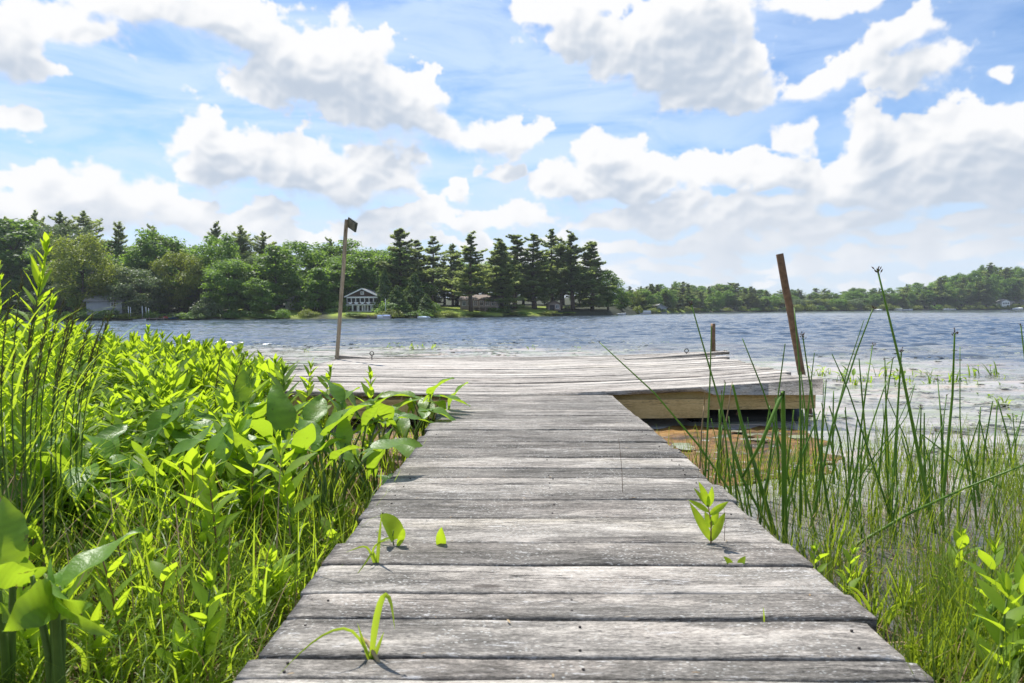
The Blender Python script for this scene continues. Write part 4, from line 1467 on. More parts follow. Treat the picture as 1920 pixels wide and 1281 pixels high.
def beam(a, b, h, w, mat, name='frame_beam', parent=plat):
    g = Geo()
    a, b = np.array(a, float), np.array(b, float)
    d = nrm(b - a)
    s = nrm(np.cross(d, UP)) * w / 2
    n_ = 14
    V = []
    for i in range(n_ + 1):
        p = a + (b - a) * i / n_
        V += [p - s, p + s, p + s - UP * h, p - s - UP * h]
    Q = [[0, 1, 2, 3], [n_ * 4 + 3, n_ * 4 + 2, n_ * 4 + 1, n_ * 4]]
    for i in range(n_):
        for j in range(4): Q.append([i * 4 + j, (i + 1) * 4 + j, (i + 1) * 4 + (j + 1) % 4, i * 4 + (j + 1) % 4])
    g.add(V, Q)
    return g.obj(name, mat, parent, False)


beam((PX0 + 0.02, 5.50 - 7, -0.035), (PX1 + 0.02, 5.50 - 7, 0.035), 0.155, 0.04, BEAMW)
beam((XR + 0.012, 5.415 - 7, -0.042), (1.52, 5.415 - 7, -0.034), 0.150, 0.04, BEAMW)
beam((-1.45, 5.415 - 7, -0.042), (XL - 0.012, 5.415 - 7, -0.042), 0.150, 0.04, BEAMW)
beam((PX1 - 0.03, 5.53 - 7, 0.03), (PX1 - 0.03, 8.66 - 7, 0.06), 0.155, 0.04, RAILW)
beam((PX0 + 0.05, 5.53 - 7, -0.045), (PX0 + 0.05, 8.66 - 7, 0.0), 0.155, 0.04, RAILW)
beam((PX0 + 0.08, 8.67 - 7, -0.01), (PX1 - 0.06, 8.67 - 7, 0.06), 0.14, 0.04, RAILW)
for x_ in (-1.2, 0.1, 1.3): beam((x_, 5.54 - 7, -0.045), (x_, 8.6 - 7, -0.01), 0.12, 0.04, RAILW, 'joist')
for (xa, xb, yq) in ((1.45, 2.40, 5.83), (-2.2, -1.2, 5.83), (1.45, 2.40, 8.2), (-2.2, -1.2, 8.2), (-0.3, 0.7, 5.9)):
    g = Geo()
    rr = 0.17
    s_ = np.linspace(0, 1, 12)
    g.tube([[xa + (xb - xa) * t, yq - 7, -0.285] for t in s_], [rr * (0.82 if t < .04 or t > .96 else (1.03 if abs(t - .3) < .06 or abs(t - .7) < .06 else 1)) for t in s_], 22)
    g.obj('float_drum', BLACKP, plat)


def eye_bolt(px, py, yq):
    p = at_y(px, py, yq)
    zb = zplat(p[0], yq) - ROLL * p[0]
    g = Geo()
    a_ = np.linspace(0, 2 * math.pi, 21)
    c = np.array([p[0], yq - 7, zb + 0.062])
    g.tube([c + np.array([0.024 * math.sin(t), 0.004 * math.cos(t), -0.024 * math.cos(t)]) for t in a_], 0.0055, 8)
    g.tube([[p[0], yq - 7, zb - 0.03], [p[0], yq - 7, zb + 0.04]], 0.006, 8)
    o = g.obj('eye_bolt', IRON, plat)


eye_bolt(697, 660, 8.55)
eye_bolt(1287, 655, 8.6)


def pole(name, base, top, r, mat, k=14, hollow=False, square=False):
    base, top = np.array(base), np.array(top)
    root = base + (top - base) * (-(base[2] + 0.9) / (top[2] - base[2]))
    g = Geo()
    rr = np.random.default_rng(8)
    n_ = 16
    pts = [root + (top - root) * t - root + rr.normal(0, 0.0012, 3) for t in np.linspace(0, 1, n_)]
    if hollow:
        pts += [pts[-1] + (pts[-1] - pts[-2]) * 1e-3, pts[-1] + (pts[-1] - pts[-2]) * 1e-3, pts[-1] - nrm(pts[-1] - pts[-2]) * 0.12]
        rad = [r] * n_ + [r * 0.98, r * 0.8, r * 0.78]
        d = nrm(pts[-4] - pts[-5])
        pts[-3] = pts[n_ - 1] + d * 0.002
        pts[-2] = pts[n_ - 1] + d * 0.0021
        pts[-1] = pts[n_ - 1] - d * 0.12
        V = []
        a = nrm(np.cross(d, [0, 1, 0]))
        b = np.cross(d, a)
        for p, q in zip(pts, rad):
            for j in range(k): V.append(p + q * (math.cos(6.2832 * j / k) * a + math.sin(6.2832 * j / k) * b))
        Q = [[i * k + j, i * k + (j + 1) % k, (i + 1) * k + (j + 1) % k, (i + 1) * k + j] for i in range(len(pts) - 1) for j in range(k)]
        g.add(V, Q, [[(len(pts) - 1) * k, (len(pts) - 1) * k + j, (len(pts) - 1) * k + j + 1] for j in range(1, k - 1)])
    else:
        g.tube(pts, [r] * n_, 4 if square else k)
    o = g.obj(name, mat, None, not square)
    o.location = root
    return o


sp_t, sp_b = at_y(650, 412, 8.65), at_y(632, 671, 8.65)
spole = thing('sign_pole', 'thin leaning grey wooden pole with a small dark sign at its top', 'pole', (0, 0, 0))
o = pole('shaft', sp_b, sp_t, 0.025, POSTW, square=True)
ro_ = o.location.copy()
spole.location = ro_
o.parent = spole
o.location = (0, 0, 0)
R = np.array(Matrix.Rotation(math.radians(-48), 3, 'Z') @ Matrix.Rotation(math.radians(24), 3, 'Y'))
g = Geo()
c = sp_t - np.array(ro_) + np.array([0.08, -0.05, -0.07])
g.box(c, (0.23, 0.02, 0.12), R)
sg = g.obj('sign_board', SIGNM, spole, False)
g = Geo()
g.box(c + R @ np.array([0.004, -0.0125, 0]), (0.19, 0.006, 0.085), R)
g.obj('sign_face', SIGNF, sg, False)
o = pole('steel_pipe', at_y(1501, 690, 5.95), at_y(1462, 477, 5.95), 0.031, RUST, 18, True)
tag(o, 'tall rusty hollow steel pipe leaning at the right corner of the platform', 'pipe')
o = pole('mooring_post', at_y(1337, 668, 8.95), at_y(1337, 607, 8.95), 0.030, RUST, 16)
tag(o, 'short brown upright post behind the back right edge of the platform', 'post')

# rusty weed mat in the shallows on both sides of the walkway
ALG = simple('rusty_algae', (0.30, 0.155, 0.035), 0.55, 0.0, 4)
n = NT(ALG.node_tree)
pb = [q for q in ALG.node_tree.nodes if q.type == 'BSDF_PRINCIPLED'][0]
co = n.node('ShaderNodeTexCoord').outputs['Object']
a1 = n.noise(n.mapping(co, (5, 9, 5)), 1.0, 9, 0.7, 0.6)
a2 = n.noise(co, 2.2, 4, 0.6)
n.put(pb.inputs['Base Color'], n.ramp(n.m('MULTIPLY_ADD', a1, 0.75, n.m('MULTIPLY', a2, 0.3)), [(0.38, (0.02, 0.013, 0.006)), (0.49, (0.10, 0.048, 0.010)), (0.60, (0.27, 0.135, 0.025)), (0.78, (0.42, 0.25, 0.07))]))
n.put(pb.inputs['Normal'], n.bump(a1, 0.9, 0.03))


def weed_mat(name, poly, label, seed, mat, dz=0.006, amp=0.012):
    """A ragged floating sheet inside a rough outline, a few millimetres above the water."""
    poly = np.array(poly, float)
    n_ = 90
    c = poly.mean(0)
    d = poly - c
    ang = np.arctan2(d[:, 1], d[:, 0])
    o_ = np.argsort(ang)
    a_ = np.linspace(-math.pi, math.pi, n_)
    rad = np.interp(a_, np.concatenate([ang[o_] - 2 * math.pi, ang[o_], ang[o_] + 2 * math.pi]), np.tile(np.hypot(d[:, 0], d[:, 1])[o_], 3))
    r = np.random.default_rng(seed)
    rad = rad * (1 + 0.05 * np.sin(a_ * 9 + seed) + 0.04 * np.sin(a_ * 17 + 2) + r.normal(0, 0.012, n_))
    ts = np.linspace(0, 1, 40)
    A_, T2 = np.meshgrid(a_, ts)
    X = c[0] + np.cos(A_) * rad[None, :] * T2
    Y = c[1] + np.sin(A_) * rad[None, :] * T2
    Z = WATER + dz + amp * (gnoise(X * 7 + 50, Y * 9 + 50, seed) + 0.5 * gnoise(X * 19 + 50, Y * 23 + 50, seed + 1))
    ix = np.arange(A_.size).reshape(A_.shape)
    g = Geo()
    g.add(np.stack([X, Y, Z], -1).reshape(-1, 3), np.stack([ix[:-1, :-1], ix[:-1, 1:], ix[1:, 1:], ix[1:, :-1]], -1).reshape(-1, 4))
    return tag(g.obj(name, mat), label, None, None, 'stuff')


weed_mat('floating_algae', [(0.74, 3.55), (1.2, 3.65), (1.8, 3.95), (2.0, 4.5), (2.12, 5.28), (1.6, 5.3), (0.78, 5.3)], 'rusty orange algae floating in the shallows right of the walkway', 31, ALG)
weed_mat('floating_algae', [(-0.52, 2.6), (-0.52, 5.2), (-1.2, 5.2), (-1.5, 4.4), (-1.0, 3.2)], 'rusty orange algae between the broad leaves and the left side of the walkway', 33, ALG)
# ------------------------------------------------------------------ plants of the near banks
LOOS = leaf_mat('bright_herb_leaves', (0.065, 0.155, 0.022), (0.20, 0.32, 0.032), (0.58, 0.77, 0.03), 0.56, 0.5, 0.22, 0.6, 0.0, 0.6)
LOOSD = leaf_mat('duller_herb_leaves', (0.05, 0.115, 0.03), (0.14, 0.23, 0.05), (0.34, 0.50, 0.05), 0.48, 0.5, 0.22, 0.6, 0.0, 0.8)
ARUM = leaf_mat('glossy_arum_leaves', (0.065, 0.16, 0.03), (0.15, 0.29, 0.04), (0.46, 0.66, 0.03), 0.48, 0.4, 0.35, 0.4, 0.25, 0.7)
GRASS = leaf_mat('meadow_grass', (0.07, 0.15, 0.02), (0.23, 0.32, 0.045), (0.54, 0.71, 0.04), 0.55, 0.42, 0.3, 0.0)
RUSHM = leaf_mat('rush_green', (0.07, 0.17, 0.025), (0.21, 0.35, 0.05), (0.28, 0.46, 0.04), 0.38, 0.4, 0.35, 0.35)
SPIKE = leaf_mat('thin_rush_green', (0.06, 0.13, 0.02), (0.24, 0.31, 0.05), (0.40, 0.52, 0.03), 0.45, 0.45, 0.3, 0.0)
STRAW = leaf_mat('dry_straw', (0.16, 0.10, 0.05), (0.46, 0.34, 0.19), (0.3, 0.22, 0.1), 0.15, 0.6, 0.2, 0.0)
STEMM = simple('plant_stem', (0.10, 0.16, 0.03), 0.5, 0.25, 20)
REDST = simple('reddish_stem', (0.22, 0.11, 0.05), 0.5, 0.25, 20)
SEED = simple('brown_spikelets', (0.10, 0.055, 0.028), 0.8, 0.4, 60)
PLUM = simple('greenish_brown_plume', (0.13, 0.115, 0.04), 0.8, 0.3, 60)
PADM = leaf_mat('floating_leaves', (0.20, 0.25, 0.12), (0.46, 0.44, 0.35), (0.1, 0.12, 0.03), 0.05, 0.28, 0.5, 0.0)

rp = random.Random(11)
o = litter.obj('leaf_litter', STRAW)
o.location = (0, 2.4, 0)
o.rotation_euler = (0, ROLL, 0)
tag(o, 'tiny scraps of dead leaf and bark caught along the gaps of the walkway', None, None, 'stuff')


def rdir(a, e):
    return np.array([math.cos(a) * math.cos(e), math.sin(a) * math.cos(e), math.sin(e)])


def herb(seed, H=0.6, pairs=13, L=0.095, W=0.028, lean=0.12, top=7):
    """Leafy upright herb: opposite leaves up a straight stem and a tuft of small ones at its tip."""
    r = random.Random(seed)
    st, lf = Geo(), Geo()
    la = r.random() * 6.283
    lx, ly = math.cos(la) * lean * H, math.sin(la) * lean * H
    pt = lambda t: np.array([lx * t * t, ly * t * t, H * t])
    st.tube([pt(t) for t in np.linspace(-0.1, 0.97, 8)], np.linspace(0.0042, 0.0016, 8), 5)
    a0 = r.random() * 6.283
    for i in range(pairs):
        t = 0.2 + 0.74 * i / (pairs - 1)
        for s in (0, math.pi):
            a = a0 + i * 1.57 + s + r.uniform(-.25, .25)
            e = r.uniform(0.62, 1.12) + 0.2 * (t > 0.8)
            l = L * r.uniform(0.75, 1.15) * (0.75 + 0.6 * math.sin(math.pi * min(1, t * 0.95))) * (0.62 if t > 0.9 else 1)
            d = rdir(a, e)
            nr = np.cross(d, np.cross(UP, d))
            lf.leaf(pt(t), d, nr, l, l * W / L * r.uniform(0.85, 1.3), r.uniform(-0.05, 0.55), 0.3, 5, twist=r.uniform(-.5, .5), tint=min(1, max(0, 0.25 + 0.6 * t + r.uniform(-.2, .2))), wave=0.03)
    for k in range(top):
        a = r.random() * 6.283
        d = rdir(a, r.uniform(0.95, 1.45))
        nr = np.cross(d, np.cross(UP, d))
        l = L * r.uniform(0.35, 0.65)
        lf.leaf(pt(r.uniform(0.94, 0.99)), d, nr, l, l * 0.3, r.uniform(0, 0.4), 0.4, 4, tint=r.uniform(0.8, 1.0))
    return st, lf


def arrow_prof(t):
    return 0.6 + 0.4 * math.sin(t / 0.3 * math.pi / 2) if t < 0.3 else max(0.0, 1 - ((t - 0.3) / 0.7) ** 1.75) ** 0.95


def arum(seed, H=0.45, n=5, L=0.21, W=0.115, spread=0.16):
    """Arrow arum: fleshy upright stalks each carrying one big arrow-shaped blade."""
    r = random.Random(seed)
    st, lf = Geo(), Geo()
    for i in range(n):
        a = i * 6.283 / n + r.uniform(-.6, .6)
        h = H * r.uniform(0.6, 1.0)
        o = np.array([math.cos(a), math.sin(a), 0])
        tip = o * spread * r.uniform(0.4, 1.1) + UP * h
        p0 = o * 0.02
        mid = p0 * .5 + tip * .5 + UP * 0.03 - o * 0.03
        st.tube([p0 - UP * 0.08, p0 + (mid - p0) * .5, mid, (mid + tip) / 2 + UP * 0.008, tip], [0.009, 0.0075, 0.0065, 0.005, 0.004], 6)
        aa = a + r.uniform(-.8, .8)
        e = r.uniform(-0.4, 0.5) if r.random() < 0.4 else r.uniform(0.6, 1.35)
        d = rdir(aa, e)
        nr = np.cross(d, np.cross(UP, d))
        l = L * r.uniform(0.75, 1.15)
        w = l * W / L * r.uniform(0.85, 1.15)
        tt = r.uniform(0.2, 1.0)
        fo = r.uniform(0.15, 0.5)
        tw = r.uniform(-.5, .5)
        lf.leaf(tip, d, nr, l, w, r.uniform(0.1, 0.8), fo, 12, arrow_prof, tint=tt, twist=tw, wave=0.07)
        sd_ = np.cross(d, nr)
        for s in (-1, 1):     # the two backward lobes
            dl = nrm(-d * 0.85 + sd_ * s * 0.42 + nr * fo * 0.3)
            lf.leaf(tip + sd_ * s * w * 0.13 + d * l * 0.03, dl, nr, l * 0.36, w * 0.42, 0.35, 0.15, 5, lambda t: max(0.0, 1 - t ** 2.2), tint=tt)
    return st, lf


def clear_of_dock(x, y, m_=0.03):
    return not (x > XL - m_ and x < XR + m_ and y < 5.5) and not (x > PX0 - m_ and x < PX1 + m_ and 5.33 < y < 8.8)


def pair(name, label, geos, mats, loc, cat, group=None, parts=('stem', 'leaves'), rz=0.0, sc=(1, 1, 1)):
    root = thing(name, label, cat, loc, group, (0, 0, rz))
    root.scale = sc
    for g_, m_, p_ in zip(geos, mats, parts):
        if g_ is not None: g_.obj(p_, m_, root)
    return root


# --- bright leafy herbs of the left bank
HERBS = [herb(300 + s, 0.6, 9 + s % 4, 0.118 + 0.012 * (s % 3), 0.031 + 0.004 * (s % 3), 0.05 + 0.05 * (s % 4)) for s in range(9)]
HARR = [(h[0].arrays(), h[1].arrays()) for h in HERBS]
hroots = [pair('leafy_herb', 'x', h, (STEMM if k_ % 2 else REDST, LOOSD if k_ % 4 == 1 else LOOS), (0, 0, 0), 'plant') for k_, h in enumerate(HERBS)]
spots = []
while len(spots) < 760:
    yq = 2.05 + 4.7 * rp.random() ** 0.85
    xr_ = np.interp(yq, [2.0, 2.6, 3.2, 4.0, 5.0, 5.6, 6.8], [-1.05, -1.0, -1.25, -1.45, -2.05, -2.5, -2.75])
    xq = rp.uniform(-0.80 * yq - 0.5, xr_ + 0.1)
    if xq > xr_ - 0.35 and rp.random() < 0.55: continue
    if not clear_of_dock(xq, yq): continue
    spots.append((xq, yq))
spots.sort(key=lambda p: p[1])
far_s, far_l = Geo(), Geo()
SUNLEAN = (0.05, 0.12)
for i, (xq, yq) in enumerate(spots):
    k = rp.randrange(9)
    zg = max(hz_at(xq, yq), WATER - 0.05)
    edge_ = np.interp(yq, [2.0, 2.6, 3.2, 4.0, 6.0], [0.08, 0.17, 0.26, 0.33, 0.365])
    ztop = edge_ + rp.uniform(-0.14, 0.07) + 0.10 * max(0, -xq - 3.0)
    s_ = max(0.34, (ztop - zg) / 0.6)
    sw = min(1.15, 0.6 + 0.5 * s_) * rp.uniform(0.85, 1.2)
    rz = rp.random() * 6.283
    if i < 300:
        dup(hroots[k], (xq, yq, zg), rz, (sw, sw, s_), 'duller green leafy herb in the dense bed left of the walkway' if k % 4 == 1 else 'bright yellow-green leafy herb in the dense bed left of the walkway', 'plant', 'duller herbs of the left bank' if k % 4 == 1 else 'leafy herbs of the left bank', (rp.uniform(-.12, .12), rp.uniform(-.05, .15)))
    else:
        M = xf((xq, yq, zg), rz, 1.0, (rp.uniform(-.12, .12), rp.uniform(-.05, .15)))
        M[:3, :3] = M[:3, :3] @ np.diag([sw, sw, s_])
        far_s.merge(HARR[k][0], M)
        far_l.merge(HARR[k][1], M, rp.uniform(-.1, .1))
for r_ in hroots: remove(r_)
root = thing('herb_bed', 'farther mass of yellow-green leafy herbs between the left bank and the water', 'plants')
root['kind'] = 'stuff'
far_s.obj('stem', STEMM, root)
far_l.obj('leaves', LOOS, root)

# herbs standing out in front or above the bed: px, top y, depth, base y hint, label
for k, (px, top, Y, H_, pr, L_, lab) in enumerate([
 (275, 612, 4.6, 0.62, 17, 0.075, 'tallest leafy shrub of the bed, standing up against the water'),
 (225, 625, 4.4, 0.6, 15, 0.075, 'leafy shrub just left of the tallest one at the water'),
 (372, 645, 5.2, 0.55, 9, 0.10, 'lone herb tip rising above the bed against the lily mat'),
 (690, 700, 3.5, 0.55, 11, 0.09, 'herb leaning in front of the platform edge'),
 (565, 683, 4.1, 0.55, 12, 0.09, 'upright herb tip standing before the left corner of the platform'),
 (600, 690, 4.0, 0.5, 11, 0.085, 'smaller herb tip right beside the one before the platform corner'),
 (405, 885, 1.95, 0.42, 9, 0.10, 'broad-leaved herb with bright tip in the grass between bank and walkway'),
 (540, 820, 2.35, 0.5, 10, 0.10, 'tall bright herb above the grass left of the walkway'),
 (445, 790, 2.6, 0.55, 11, 0.10, 'bright herb standing among the big glossy leaves'),
 (360, 860, 2.2, 0.45, 9, 0.10, 'herb with wide pale leaves near the big glossy leaves'),
 (375, 1100, 1.45, 0.25, 6, 0.08, 'low yellow seedling in the lit grass'),
 (520, 700, 4.3, 0.5, 12, 0.085, 'pale herb at the front edge of the bed'),
]):
    p = at_y(px, top, Y)
    zg = max(hz_at(p[0], Y), WATER - 0.03)
    st, lf = herb(400 + k, max(0.12, p[2] - zg), pr, L_, L_ * (0.34 if px > 330 else 0.42), 0.1)
    pair('leafy_herb', lab, (st, lf), (REDST if k in (6, 9) else STEMM, LOOS), (p[0], Y, zg), 'plant')

for k in range(34):
    yq = rp.uniform(1.35, 2.7)
    xq = rp.uniform(-0.78 * yq, XL - 0.12)
    zg = hz_at(xq, yq)
    st, lf = herb(700 + k, rp.uniform(0.10, 0.26), rp.randint(4, 7), rp.uniform(.05, .09), rp.uniform(.014, .028), 0.15, 4)
    pair('leafy_herb', 'small young herb scattered in the grass left of the walkway', (st, lf), (REDST if k % 3 == 0 else STEMM, LOOS), (xq, yq, zg), 'plant', 'young herbs in the grass')

# --- glossy arrow-leaved plants
ARL = [
 (250, 815, 2.55, .20, 'arrow-leaved plant whose big blade bows over the grass at left'), (385, 765, 2.9, .2, 'arrow-leaved plant with a shiny dark rounded blade amid bright herbs'),
 (465, 745, 3.2, .2, 'arrow-leaved plant with dark blades behind the shiny rounded one'), (560, 780, 2.95, .24, 'widest arrow-leaved plant, its long blade lying level'),
 (640, 742, 3.5, .2, 'arrow-leaved plant in front of the platform beam'), (615, 815, 2.7, .2, 'arrow-leaved plant drooping below the widest one'),
 (712, 740, 4.05, .22, 'arrow-leaved plant with two upright blades before the platform'), (760, 738, 4.2, .2, 'arrow-leaved plant third from the walkway edge'),
 (808, 722, 4.5, .22, 'arrow-leaved plant with a tall upright blade at the walkway corner'), (826, 752, 4.25, .17, 'arrow-leaved plant whose blades lap onto the walkway edge'),
 (702, 832, 3.0, .17, 'arrow-leaved plant with one upright pale blade near the rusty water'), (60, 800, 2.25, .2, 'arrow-leaved plant under the tall grass plumes at left'),
 (600, 745, 3.55, .2, 'arrow-leaved plant half hidden at the back of the glossy group'), (505, 800, 2.7, .2, 'arrow-leaved plant in the middle of the glossy group'),
 (150, 845, 2.35, .2, 'arrow-leaved plant with crumpled pale blades in the left grass'), (330, 850, 2.45, .2, 'arrow-leaved plant with one blade hanging straight down'),
 (668, 770, 3.3, .2, 'arrow-leaved plant between the level blade and the platform beam'),
]
for k, (px, top, Y, L_, lab) in enumerate(ARL):
    p = at_y(px, top, Y)
    zg = max(hz_at(p[0], Y), WATER - 0.05)
    st, lf = arum(500 + k, max(0.15, p[2] - zg - 0.03), 4 + k % 3 + (k == 3), L_, L_ * (0.62 if k == 1 else 0.52), 0.16)
    pair('arrow_leaf_plant', lab, (st, lf), (STEMM, ARUM), (min(p[0], XL - 0.1) if Y < 5.3 else p[0], Y, zg), 'plant', 'glossy arrow-leaved plants', rz=rp.random() * 6.28)


def big_leaf_plant(label, leaves, base, name='arrow_leaf_plant'):
    """A near plant whose blades are each given a start point, a tip point, a width and a facing."""
    st, lf = Geo(), Geo()
    base = np.array(base)
    for (a, b, w, nr, fo, cu, tt) in leaves:
        a, b = np.array(a) - base, np.array(b) - base
        st.tube([[rp.uniform(-.02, .02), rp.uniform(-.02, .02), -0.05], a * [0.4, 0.4, 0.5], a * [0.8, 0.8, 0.85], a], [0.008, 0.007, 0.006, 0.004], 6)
        d = b - a
        l = np.linalg.norm(d)
        nr = nrm(np.array(nr, float))
        d0 = nrm(nrm(d) + nrm(nr - nrm(d) * (nr @ nrm(d))) * cu * 0.5)
        lf.leaf(a, d0, nr, l * (1 + cu * cu / 24), w, cu, fo, 18, lambda t: arrow_prof(t) * (1 + 0.05 * math.sin(t * 23)), tint=tt, wave=0.11)
        s_ = np.cross(d0, nrm(nr - d0 * (nr @ d0)))
        for s in (-1, 1):
            lf.leaf(a + s_ * s * w * .12, nrm(-d0 * .8 + s_ * s * .5), nr, l * .3, w * .4, 0.4, 0.2, 5, lambda t: max(0.0, 1 - t ** 2.2), tint=tt)
    pair(name, label, (st, lf), (STEMM, ARUM), tuple(base), 'plant', 'glossy arrow-leaved plants')


A = at_y
b_ = at_y(110, 1280, 1.25); b_[2] = hz_at(b_[0], b_[1])
big_leaf_plant('nearest arrow-leaved plant at the lower left, long pale blade reaching to the right', [
 (A(120, 1105, 1.25), A(270, 990, 1.42), 0.062, (-0.3, -0.85, -0.25), 0.4, 0.35, 0.95),
 (A(95, 1110, 1.25), A(205, 1035, 1.5), 0.045, (0.1, -0.8, 0.5), 0.3, 0.4, 0.9),
 (A(100, 1100, 1.22), A(215, 1195, 1.1), 0.035, (0.2, -0.7, -0.2), 0.4, 0.5, 0.5),
 (A(60, 1080, 1.25), A(-25, 1060, 1.2), 0.06, (0.2, -0.8, -0.2), 0.3, 0.5, 0.7),
 (A(105, 1105, 1.22), A(60, 1160, 1.12), 0.075, (0.2, -0.9, -0.1), 0.35, 0.6, 0.6),
 (A(110, 1100, 1.25), A(165, 1140, 1.15), 0.07, (-0.2, -0.9, -0.3), 0.4, 0.4, 0.8),
], b_)
b_ = at_y(20, 1280, 1.3); b_[2] = hz_at(b_[0], b_[1])
big_leaf_plant('near arrow-leaved plant cut by the left frame edge, tall blade standing upright', [
 (A(25, 1060, 1.3), A(5, 930, 1.35), 0.085, (0.35, -0.9, -0.05), 0.35, 0.4, 0.7),
 (A(-10, 1100, 1.25), A(28, 1165, 1.15), 0.05, (0.3, -0.8, -0.2), 0.3, 0.4, 0.8),
 (A(-20, 1000, 1.4), A(-60, 900, 1.4), 0.08, (0.3, -0.9, 0.3), 0.3, 0.4, 0.5),
], b_)

# --- meadow grass, left bank
g = Geo()
cnt = 0
while cnt < 9500:
    yq = 0.75 + 3.3 * rp.random() ** 1.1
    xq = rp.uniform(-0.80 * yq - 0.35, XL - 0.02)
    if yq > 2.6 and xq < -1.3 and rp.random() < 0.6: continue
    edge_ = XL - xq
    zg = hz_at(xq, yq)
    if zg < WATER - 0.04: continue
    tuft = gnoise(np.array([xq * 3.1 + 40]), np.array([yq * 3.1 + 40]), 401)[0]
    if rp.random() > 0.62 + 0.7 * tuft: continue
    cnt += 1
    L_ = rp.uniform(0.08, 0.24) * (1 + 0.35 * tuft) * (0.72 if edge_ < 0.12 else 1)
    if rp.random() < 0.06: L_ *= 1.5
    a = rp.random() * 6.283
    d = rdir(a, rp.uniform(0.75, 1.5))
    sd_ = np.array([-math.sin(a + rp.uniform(-.9, .9)), math.cos(a + rp.uniform(-.9, .9)), 0])
    g.blade((xq, yq, zg - 0.01), d, sd_, L_, rp.uniform(0.0025, 0.0065), rp.uniform(0.2, 1.7), 4, tint=min(1, max(0, rp.gauss(0.5, 0.22))))
for i in range(2600):          # taller upright blades among the herbs and big leaves
    yq = rp.uniform(1.7, 4.6)
    xq = rp.uniform(-0.80 * yq - 0.2, XL - 0.03)
    if not clear_of_dock(xq, yq): continue
    zg = max(hz_at(xq, yq), WATER)
    a = rp.random() * 6.283
    g.blade((xq, yq, zg - 0.02), rdir(a, rp.uniform(1.0, 1.5)), np.array([-math.sin(a), math.cos(a), 0]), rp.uniform(0.2, 0.42), rp.uniform(0.004, 0.009), rp.uniform(0.1, 1.2), 5, tint=min(1, max(0, rp.gauss(0.42, 0.25))))
tag(g.obj('meadow_grass', GRASS), 'fine yellow-green grass covering the bank left of the walkway', None, None, 'stuff')
# dead straw lying under it and along the edges of the walkway
g = Geo()
for i in range(4200):
    if i % 5 == 0:
        yq = rp.uniform(1.0, 3.6); xq = XL - abs(rp.gauss(0, 0.06)) - 0.01
    elif i % 3 == 0:
        yq = rp.uniform(0.9, 2.6); xq = rp.uniform(XR + 0.02, 0.8 * yq + 0.5)
    else:
        yq = rp.uniform(0.8, 3.4); xq = rp.uniform(-0.8 * yq - 0.3, XL - 0.02)
    zg = max(hz_at(xq, yq), WATER)
    a = rp.random() * 6.283
    g.blade((xq, yq, zg + rp.uniform(0, 0.03)), rdir(a, rp.uniform(-0.1, 0.5)), np.array([-math.sin(a), math.cos(a), rp.uniform(-.4, .4)]), rp.uniform(0.05, 0.2), rp.uniform(0.0015, 0.005), rp.uniform(0, 0.8), 3, tint=rp.random())
for i in range(420):         # last year's dead stalks still standing among the herbs
    yq = rp.uniform(1.4, 5.2)
    xq = rp.uniform(-0.80 * yq - 0.2, XL - 0.06)
    if not clear_of_dock(xq, yq): continue
    a = rp.random() * 6.283
    g.blade((xq, yq, max(hz_at(xq, yq), WATER) - .02), rdir(a, rp.uniform(.8, 1.5)), np.array([-math.sin(a), math.cos(a), 0]), rp.uniform(.2, .48), rp.uniform(.002, .005), rp.uniform(0, .5), 4, tint=rp.random(), tip=.4)
tag(g.obj('dry_straw', STRAW), 'dead brown straw lying between the grass stems', None, None, 'stuff')


def blade_plant(label, blades, base, name='grass_clump', mat=GRASS, group=None):
    """A clump of wide blades: each one a list of path points and a width."""
    g = Geo()
    base = np.array(base)
    for pts, w, tt in blades:
        P_ = np.array([np.array(p) - base for p in pts])
        n_ = 10
        ts = np.linspace(0, 1, len(P_))
        q = np.linspace(0, 1, n_ + 1)
        P_ = np.stack([np.interp(q, ts, P_[:, k]) for k in range(3)], -1)
        for _ in range(3): P_[1:-1] = (P_[:-2] + 2 * P_[1:-1] + P_[2:]) / 4
        V = []
        for i in range(n_ + 1):
            t = i / n_
            tg = nrm(P_[min(n_, i + 1)] - P_[max(0, i - 1)])
            s = nrm(np.cross(tg, [0.15, -1, 0.25]))
            nn = np.cross(s, tg)
            w_ = w / 2 * min(1, 0.55 + 2 * t) * max(0.04, (1 - t ** 2.2))
            V += [P_[i] - s * w_ + nn * w_ * .3, P_[i], P_[i] + s * w_ + nn * w_ * .3]
        Q = []
        for i in range(n_):
            b = i * 3
            Q += [[b, b + 1, b + 4, b + 3], [b + 1, b + 2, b + 5, b + 4]]
        g.add(V, Q, tint=tt)
    o = g.obj(name, mat)
    o.location = base
    return tag(o, label, 'grass', group)


def gpt(px, py):            # a point on the bank seen at this place
    p = on_z(px, py, WATER + 0.05)
    for _ in range(6): p = on_z(px, py, max(hz_at(p[0], p[1]), WATER))
    return p


